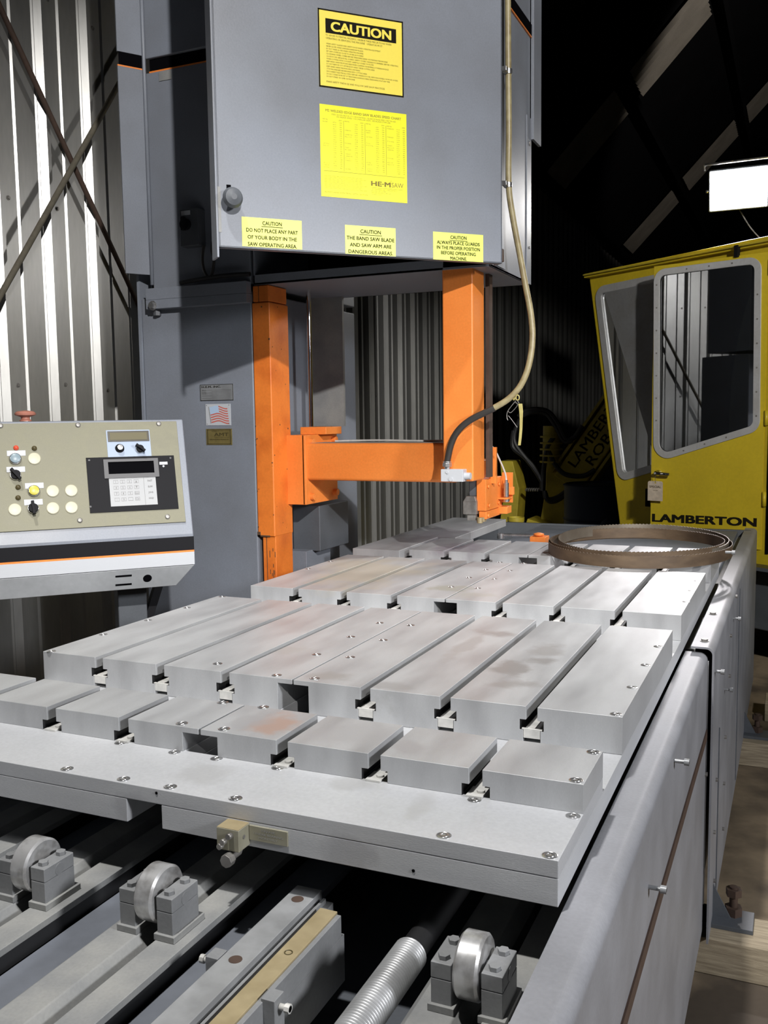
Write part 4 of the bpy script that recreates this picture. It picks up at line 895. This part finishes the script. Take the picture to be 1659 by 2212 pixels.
# emergency stop on the top
p = O2 - n_ * .17 + Z * (zh - .012); sdist = None
es = atp(55.5, 913, O2 - n_ * .16, n_); es.z = zh - .012
eb = obj('stop_button', MB().lathe([(.017, 0), (.017, .016), (.0125, .018), (.0125, .024), (.016, .026), (.029, .030), (.030, .035), (.024, .041), (.002, .044)], es, Z, 28), M['pinkred'], con)
obj('stop_collar', MB().lathe([(.0172, 0), (.0172, .012), (.015, .013)], es, Z, 24), M['steel'], eb)
# pedestal under it
pp = O2 - t_ * .16 - n_ * .24
obj('pedestal', MB().obox(pp + Z * .50, t_, n_, Z, .045, .045, .50), M['graydark'], con, .004)
obj('pedestal_brace', MB().obox(pp + t_ * .06 + Z * .84, (t_ * .35 + Z).normalized(), n_, (t_ - Z * .35).normalized(), .15, .02, .012), M['black'], con)
obj('pedestal_foot', MB().obox(pp + Z * .006, t_, n_, Z, .14, .14, .006), M['graydark'], con, .002)

# ================================================================== OPERATOR CAB
H_ = Vector((.691, 4.3, 0)); k_ = Vector((sin(radians(-56)), cos(radians(-56)), 0)); m_ = Vector((.559, .829, 0)); c_n = -m_
cab = thing('operator_cab', 'yellow machine cab with two aluminium framed windows behind the saw table', 'cab', H_ + m_ * .6)
def kl(u, v):
    q = atp(u, v, H_, c_n) - H_; return q.dot(k_), q.z
outer = [(-.6, .60), (1.015, .60), (1.334, 2.352), (-.6, 2.357)]
wl = [kl(1286, 622), kl(1425, 593), kl(1432, 1012), kl(1338, 1040)]; wl[2] = (wl[2][0], wl[2][1])
wout = rpoly(wl, [.07, .03, .03, .07]); win = inset(wout, .042)
m = MB(); plate(m, outer, [wout], H_, k_, Z, m_, 0, .03); side = obj('side_panel', m, M['yellow'], cab)
m = MB(); plate(m, inset(wout, -.004), [win], H_, k_, Z, m_, -.008, .006); wf = obj('quarter_window_frame', m, M['alu'], cab)
m = MB(); plate(m, inset(wout, .03), [], H_, k_, Z, m_, .008, .012); obj('quarter_glass', m, M['glass'], wf)
D2 = 1.35
# far side, front and back, roof, floor
m = MB(); plate(m, outer, [inset(wout, .02)], H_, k_, Z, m_, D2, D2 + .03); obj('far_panel', m, M['yellow'], cab)
fo = Vector((0, 0, .60)) + k_ * 1.015; ft = Vector((0, 0, 2.352)) + k_ * 1.334; fu = (ft - fo).normalized(); fl = (ft - fo).length
m = MB(); plate(m, [(.0, 0), (D2, 0), (D2, fl), (0, fl)], [rpoly([(.12, .5), (D2 - .12, .5), (D2 - .12, fl - .12), (.12, fl - .12)], .08)], H_ + fo, m_, fu, m_.cross(fu), 0, .02); obj('windscreen_panel', m, M['yellow'], cab)
m = MB(); plate(m, rpoly([(.1, .48), (D2 - .1, .48), (D2 - .1, fl - .1), (.1, fl - .1)], .08), [], H_ + fo, m_, fu, m_.cross(fu), .006, .012); obj('windscreen', m, M['glass'], cab)
obj('cab_roof', MB().prism([(-.62, 2.335), (1.35, 2.335), (1.35, 2.362), (-.62, 2.385)], H_, k_, Z, m_, -.035, D2 + .05), M['yellow'], cab, .004)
obj('roof_gutter', MB().obox(H_ + k_ * .36 + Z * 2.352 - m_ * .042, k_, Z, m_, .98, .004, .010), M['yellowdim'], cab)
obj('roof_clip', MB().obox(atp(1592, 543, H_ - m_ * .05, c_n), k_, Z, m_, .011, .032, .012), M['black'], cab)
obj('cab_floor', MB().prism([(-.6, .58), (1.0, .58), (1.0, .62), (-.6, .62)], H_, k_, Z, m_, 0, D2), M['graydark'], cab)
obj('cab_back', MB().obox(H_ - k_ * .60 + m_ * D2 / 2 + Z * 1.48, m_, Z, k_, D2 / 2, .88, .012), M['yellow'], cab)
obj('cab_seat', MB().obox(H_ + k_ * .2 + m_ * .7 + Z * .95, k_, m_, Z, .24, .26, .07).obox(H_ - k_ * .06 + m_ * .7 + Z * 1.3, k_, m_, Z, .06, .25, .32), M['black'], cab, .02)
obj('cab_chassis', MB().prism([(-.9, .22), (1.0, .22), (1.0, .58), (-.9, .58)], H_, k_, Z, m_, .12, D2 - .1), M['graydark'], cab, .01)
for q in (-.55, .65):
    for w_ in (.14, D2 - .32):
        obj('wheel', MB().lathe([(.10, 0), (.27, .01), (.30, .04), (.30, .16), (.27, .19), (.10, .20)], H_ + k_ * q + m_ * w_ + Z * .30, m_, 30), M['rubber_shade'], cab)
# door, ajar on the right hand hinge
kd = Vector((sin(radians(-71)), cos(radians(-71)), 0)); nd_ = Vector((-cos(radians(-71)), sin(radians(-71)), 0)); nd_ = nd_ if nd_.y < 0 else -nd_
HD = H_ - m_ * .004
dr = bpy.data.objects.new('cab_door', None); put(dr, HD + Z * .7, cab)
def dk(u, v):
    q = atp(u, v, HD, nd_) - HD; return q.dot(kd), q.z
dw = rpoly([dk(1413, 583), dk(1646, 553), dk(1642, 930), dk(1412, 1001)], [.07, .07, .075, .09], 7); di = inset(dw, .038)
m = MB(); plate(m, [(.0, .70), (.656, .70), (.656, 2.300), (0.0, 2.300)], [inset(dw, .01)], HD, kd, Z, nd_, -.028, 0); obj('door_skin', m, M['yellow'], dr)
m = MB(); plate(m, dw, [di], HD, kd, Z, nd_, -.002, .007); df = obj('window_frame', m, M['alu'], dr, .002)
m = MB(); plate(m, inset(dw, .02), [], HD, kd, Z, nd_, -.010, -.006); obj('door_glass', m, M['glass'], dr)
mid = inset(dw, .019); m = MB(); acc = 0; prev = mid[-1]
for q in mid:
    L_ = hypot(q[0] - prev[0], q[1] - prev[1]); k = 1
    while acc + .13 * k < acc + L_ + 1e-6 and k < 12:
        if L_ > .13 * k: m.cyl(HD + kd * (prev[0] + (q[0] - prev[0]) * .13 * k / L_) + Z * (prev[1] + (q[1] - prev[1]) * .13 * k / L_) + nd_ * .006, HD + kd * (prev[0] + (q[0] - prev[0]) * .13 * k / L_) + Z * (prev[1] + (q[1] - prev[1]) * .13 * k / L_) + nd_ * .009, .005, 8)
        k += 1
    prev = q
obj('frame_rivet', m, M['bolt'], df)['kind'] = 'stuff'
h0 = atp(1417, 1022, HD + nd_ * .03, nd_); h1 = atp(1446, 1025, HD + nd_ * .035, nd_)
obj('door_handle', MB().lathe([(.020, -.03), (.018, -.018), (.011, -.010), (.011, .008), (.006, .012)], h0, nd_, 18).tube([h0, (h0 + h1) / 2 + nd_ * .006, h1], lambda t: .0115 - .003 * t, 12, 5), M['chrome'], dr)
b0 = atp(1410, 1126, HD, nd_); b1 = atp(1633, 1137, HD, nd_); m = MB(); da = -kd
text(m, 'LAMBERTON', b0, (b1 - b0).normalized(), Z, .044, (b1 - b0).length * 1.0, 'L', .042, 3, off=.0015)
obj('door_lettering', m, M['ink'], dr)
for z in (.98, 1.42, 2.22):
    obj('door_hinge', MB().cyl(HD + Z * (z - .04) + nd_ * .004 - kd * .012, HD + Z * (z + .04) + nd_ * .004 - kd * .012, .011, 10).obox(HD + Z * z + nd_ * .002 - kd * .035, kd, Z, nd_, .025, .035, .003), M['yellow'], dr)
obj('jamb_seal', MB().obox(H_ - k_ * .035 + Z * 1.5 - m_ * .002, k_, Z, m_, .008, .82, .003), M['void'], cab)
obj('latch_plate', MB().obox(atp(1400, 1075, H_, c_n) - m_ * .002, k_, Z, m_, .016, .055, .006), M['void'], cab)
# paper tag on the handle
a, b = atp(1399, 1081, HD + nd_ * .03, nd_), atp(1432, 1040, HD + nd_ * .03, nd_)
tg2 = thing('paper_tag', 'cream card tag hanging by a string from the cab door handle', 'tag', (a + b) / 2)
w, h = (b - a).dot(-kd), b.z - a.z; m = MB()
plate(m, rpoly([(0, 0), (w, 0), (w, h), (0, h)], [0, 0, .012, .012], 4), [[(w / 2 + .005 * cos(q * pi / 4), h * .92 + .005 * sin(q * pi / 4)) for q in range(8)]], a, -kd, Z, nd_, 0, .0008)
obj('card', m, M['paper'], tg2)
m = MB(); text(m, 'SPECIAL', a + -kd * w / 2 + Z * .66 * h, -kd, Z, .11 * h, .78 * w, 'C', .02, 2, off=.0012); text(m, 'ORDER', a + -kd * w * .5 + Z * .50 * h, -kd, Z, .05 * h, .35 * w, 'C', 0, 1, off=.0012)
obj('card_print', m, M['goldink'], tg2)
obj('string', MB().tube([a - kd * w / 2 + Z * h * .92 + nd_ * .002, a - kd * (w / 2 + .002) + Z * (h + .01) + nd_ * .004, h0 + nd_ * .012 - Z * .012], .0012, 6, 4), M['bolt'], tg2)

# ================================================================== ROBOT ARM BEHIND
YA = 7.0; rob = thing('robot_arm', 'dim yellow robot manipulator arm with black hoses left of the cab', 'robot arm', (-1.0, 7.15, 0))
def pp2(lst): return [((q := at(u, v, Y=YA)).x, q.z) for u, v in lst]
obj('column', MB().prism([(-1.30, 0), (-.94, 0)] + pp2(((1233, 1145), (1250, 1060), (1246, 1010), (1205, 1000), (1180, 1010), (1178, 1060), (1163, 1145))), (0, YA, 0), X, Z, Y, 0, .34), M['yellowdim'], rob, .01)
e0, e1 = at(1236, 1030, Y=YA), at(1345, 875, Y=YA); d_ = (e1 - e0).normalized(); pr = d_.cross(Y)
L_ = (e1 - e0).length
bo = obj('boom', MB().obox(e0 + d_ * L_ * .62 + Y * .10, d_, pr, Y, L_ * .72, .135, .15), M['yellowdim'], rob, .012)
obj('boom_flange', MB().obox(e0 + d_ * L_ * .62 + Y * .10 - pr * .165, d_, pr, Y, L_ * .70, .012, .17).obox(e0 + d_ * L_ * .62 + Y * .10 + pr * .165, d_, pr, Y, L_ * .70, .012, .17), M['yellowdim'], rob)
m = MB(); tb = e0 + d_ * .09 - Y * .052
sg_ = 1 if pr.z < 0 else -1; upv = pr * (-1 if pr.z < 0 else 1)
text(m, 'LAMBERTON', tb + upv * .015, d_, upv, .085, .86, 'L', .01, 2, off=.001); text(m, 'ROBOTICS', tb + d_ * .10 - upv * .10, d_, upv, .085, .74, 'L', .01, 2, off=.001)
obj('boom_lettering', m, M['ink'], bo)
c0, c1 = at(1190, 1010, Y=YA - .05), at(1192, 920, Y=YA - .05)
m = MB().cyl(c0, c1, .075, 20)
for k in range(5): m.cyl(c0 + (c1 - c0) * (.12 + .15 * k), c0 + (c1 - c0) * (.16 + .15 * k), .10, 20)
obj('lift_cylinder', m, M['yellowdim'], rob)
obj('side_arm', MB().prism([(-1.62, .25), (-1.44, .25), (-1.40, .80), (-1.46, 1.05), (-1.58, 1.05), (-1.55, .7)], (0, 6.9, 0), X, Z, Y, 0, .25).prism([(-1.40, .20), (-1.15, .25), (-1.12, .50), (-1.30, .55)], (0, 6.8, 0), X, Z, Y, 0, .3), M['yellowdim'], rob, .01)
HO = [((1120, 900), (1135, 888), (1160, 884), (1185, 890), (1205, 915), (1222, 948), (1240, 945), (1258, 920)), ((1110, 930), (1108, 965), (1130, 985), (1150, 1005), (1165, 1030)),
      ((1124, 905), (1112, 935), (1114, 960), (1136, 990), (1155, 1015), (1170, 1040)), ((1185, 975), (1200, 1005), (1222, 1025), (1260, 1028), (1285, 1015)),
      ((1178, 1065), (1185, 1082), (1205, 1080), (1235, 1058), (1250, 1050)), ((1176, 1060), (1182, 1078), (1205, 1074), (1232, 1054), (1247, 1047)), ((1195, 945), (1183, 965), (1178, 990), (1172, 1030), (1170, 1060)), ((1128, 898), (1150, 890), (1180, 893), (1200, 920), (1218, 952), (1236, 952))]
for h_ in HO: obj('hydraulic_hose', MB().tube([at(u, v, Y=YA - .12) for u, v in h_], .021, 8, 5), M['rubber_shade'], rob)
obj('spring', MB().tube([at(1135 + 30 * k / 24, 1058 + 3 * sin(k * pi / 2), Y=YA - .2) + Y * .03 * cos(k * pi / 2) for k in range(25)], .006, 6, 3), M['bolt'], rob)
# bucket on a crate
a = at(1112, 1118, Y=5.0); bz = a.z
cr = obj('crate', MB().box(a.x - .24, a.x + .24, 4.80, 5.26, 0, bz - .24), M['wood'], None, .006); tag(cr, 'plain wooden crate under the yellow bucket behind the bed', 'crate')
bk = thing('bucket', 'small yellow plastic bucket behind the far end of the table', 'bucket', (a.x, 5.03, bz - .24))
obj('pail', MB().lathe([(.034, 0), (.042, .002), (.052, .20), (.055, .20), (.055, .215), (.058, .215), (.058, .24), (.050, .24), (.040, .03), (.001, .02)], (a.x, 5.03, bz - .24), Z, 28), M['yellowdim'], bk)
m = MB(); text(m, 'PAIL', (a.x, 4.975, bz - .075), X, Z, .02, .06, 'C', .01, 1); obj('bucket_handle', MB().tube([Vector((a.x + .057 * cos(q), 5.03 - .06 * sin(q), bz - .03 - .05 * sin(q))) for q in [pi * k / 8 for k in range(9)]], .0025, 6, 3), M['bolt'], bk)
bb = obj('barrel', MB().lathe([(.28, 0), (.29, .02), (.29, .29), (.30, .30), (.29, .31), (.29, .59), (.30, .60), (.29, .61), (.29, .86), (.30, .88), (.28, .89), (.27, .875), (.001, .875)], (-.62, 6.55, 0), Z, 36), M['blue'], None)
tag(bb, 'dark blue steel drum between the robot arm and the cab', 'drum')
bm = bmesh.new(); bmesh.ops.create_icosphere(bm, subdivisions=4, radius=1)
rg = random.Random(5)
for v in bm.verts:
    c = v.co; f_ = 1 + .10 * sin(7 * c.x + 2) * cos(6 * c.y) + .07 * sin(13 * c.z + 5 * c.x); v.co = Vector((c.x * .34 * f_, c.y * .30 * f_, max(-.0, c.z * .60 * f_)))
me = bpy.data.meshes.new('tarp'); bm.to_mesh(me); bm.free(); me.materials.append(M['tarp'])
for p in me.polygons: p.use_smooth = True
tp_ = bpy.data.objects.new('tarp_bundle', me); put(tp_, (-.45, 5.95, 0), None); tag(tp_, 'slumped blue tarp bundle in the shadow left of the cab', 'tarp')

# ================================================================== FLOODLIGHT
fc = at(1595, 408, Y=4.9); fn = (CAM + Vector((-.3, .6, -.3)) - fc).normalized(); fx_ = Z.cross(fn).normalized(); fx_ = -fx_ if fx_.x < 0 else fx_; fz_ = fx_.cross(fn); fz_ = -fz_ if fz_.z < 0 else fz_
fld = thing('floodlight', 'glaring rectangular floodlight hanging from a bar above the cab', 'floodlight', fc)
obj('lamp_housing', MB().obox(fc - fn * .05, fx_, fz_, fn, .168, .120, .045), M['graydark'], fld, .008)
obj('lamp_lens', MB().obox(fc - fn * .002, fx_, fz_, fn, .158, .110, .003), M['emit'], fld)
b0, b1 = fc - fx_ * .19 + fz_ * .155, fc + fx_ * .75 + fz_ * .165
obj('hanger_bar', MB().cyl(b0, b1, .008, 10), M['steel'], fld)
obj('yoke', MB().cyl(fc + fx_ * .165 - fn * .04, fc + fx_ * .172 + fz_ * .165 - fn * .02, .012, 10).cyl(b0, b0 - fz_ * .035, .005, 8).cyl(fc - fx_ * .185 - fn * .03, fc - fx_ * .165 - fn * .03, .010, 10), M['steel'], fld)
obj('drop_rod', MB().cyl(b1 - fz_ * .02, Vector((b1.x, b1.y, roofz(b1.x))), .010, 10), M['graydark'], fld)
obj('lamp_cable', MB().tube([fc - fz_ * .12 - fn * .08, at(1620, 490, Y=4.95), at(1645, 518, Y=4.9), at(1664, 535, Y=4.85)], .004, 6), M['hoseblack'], fld)
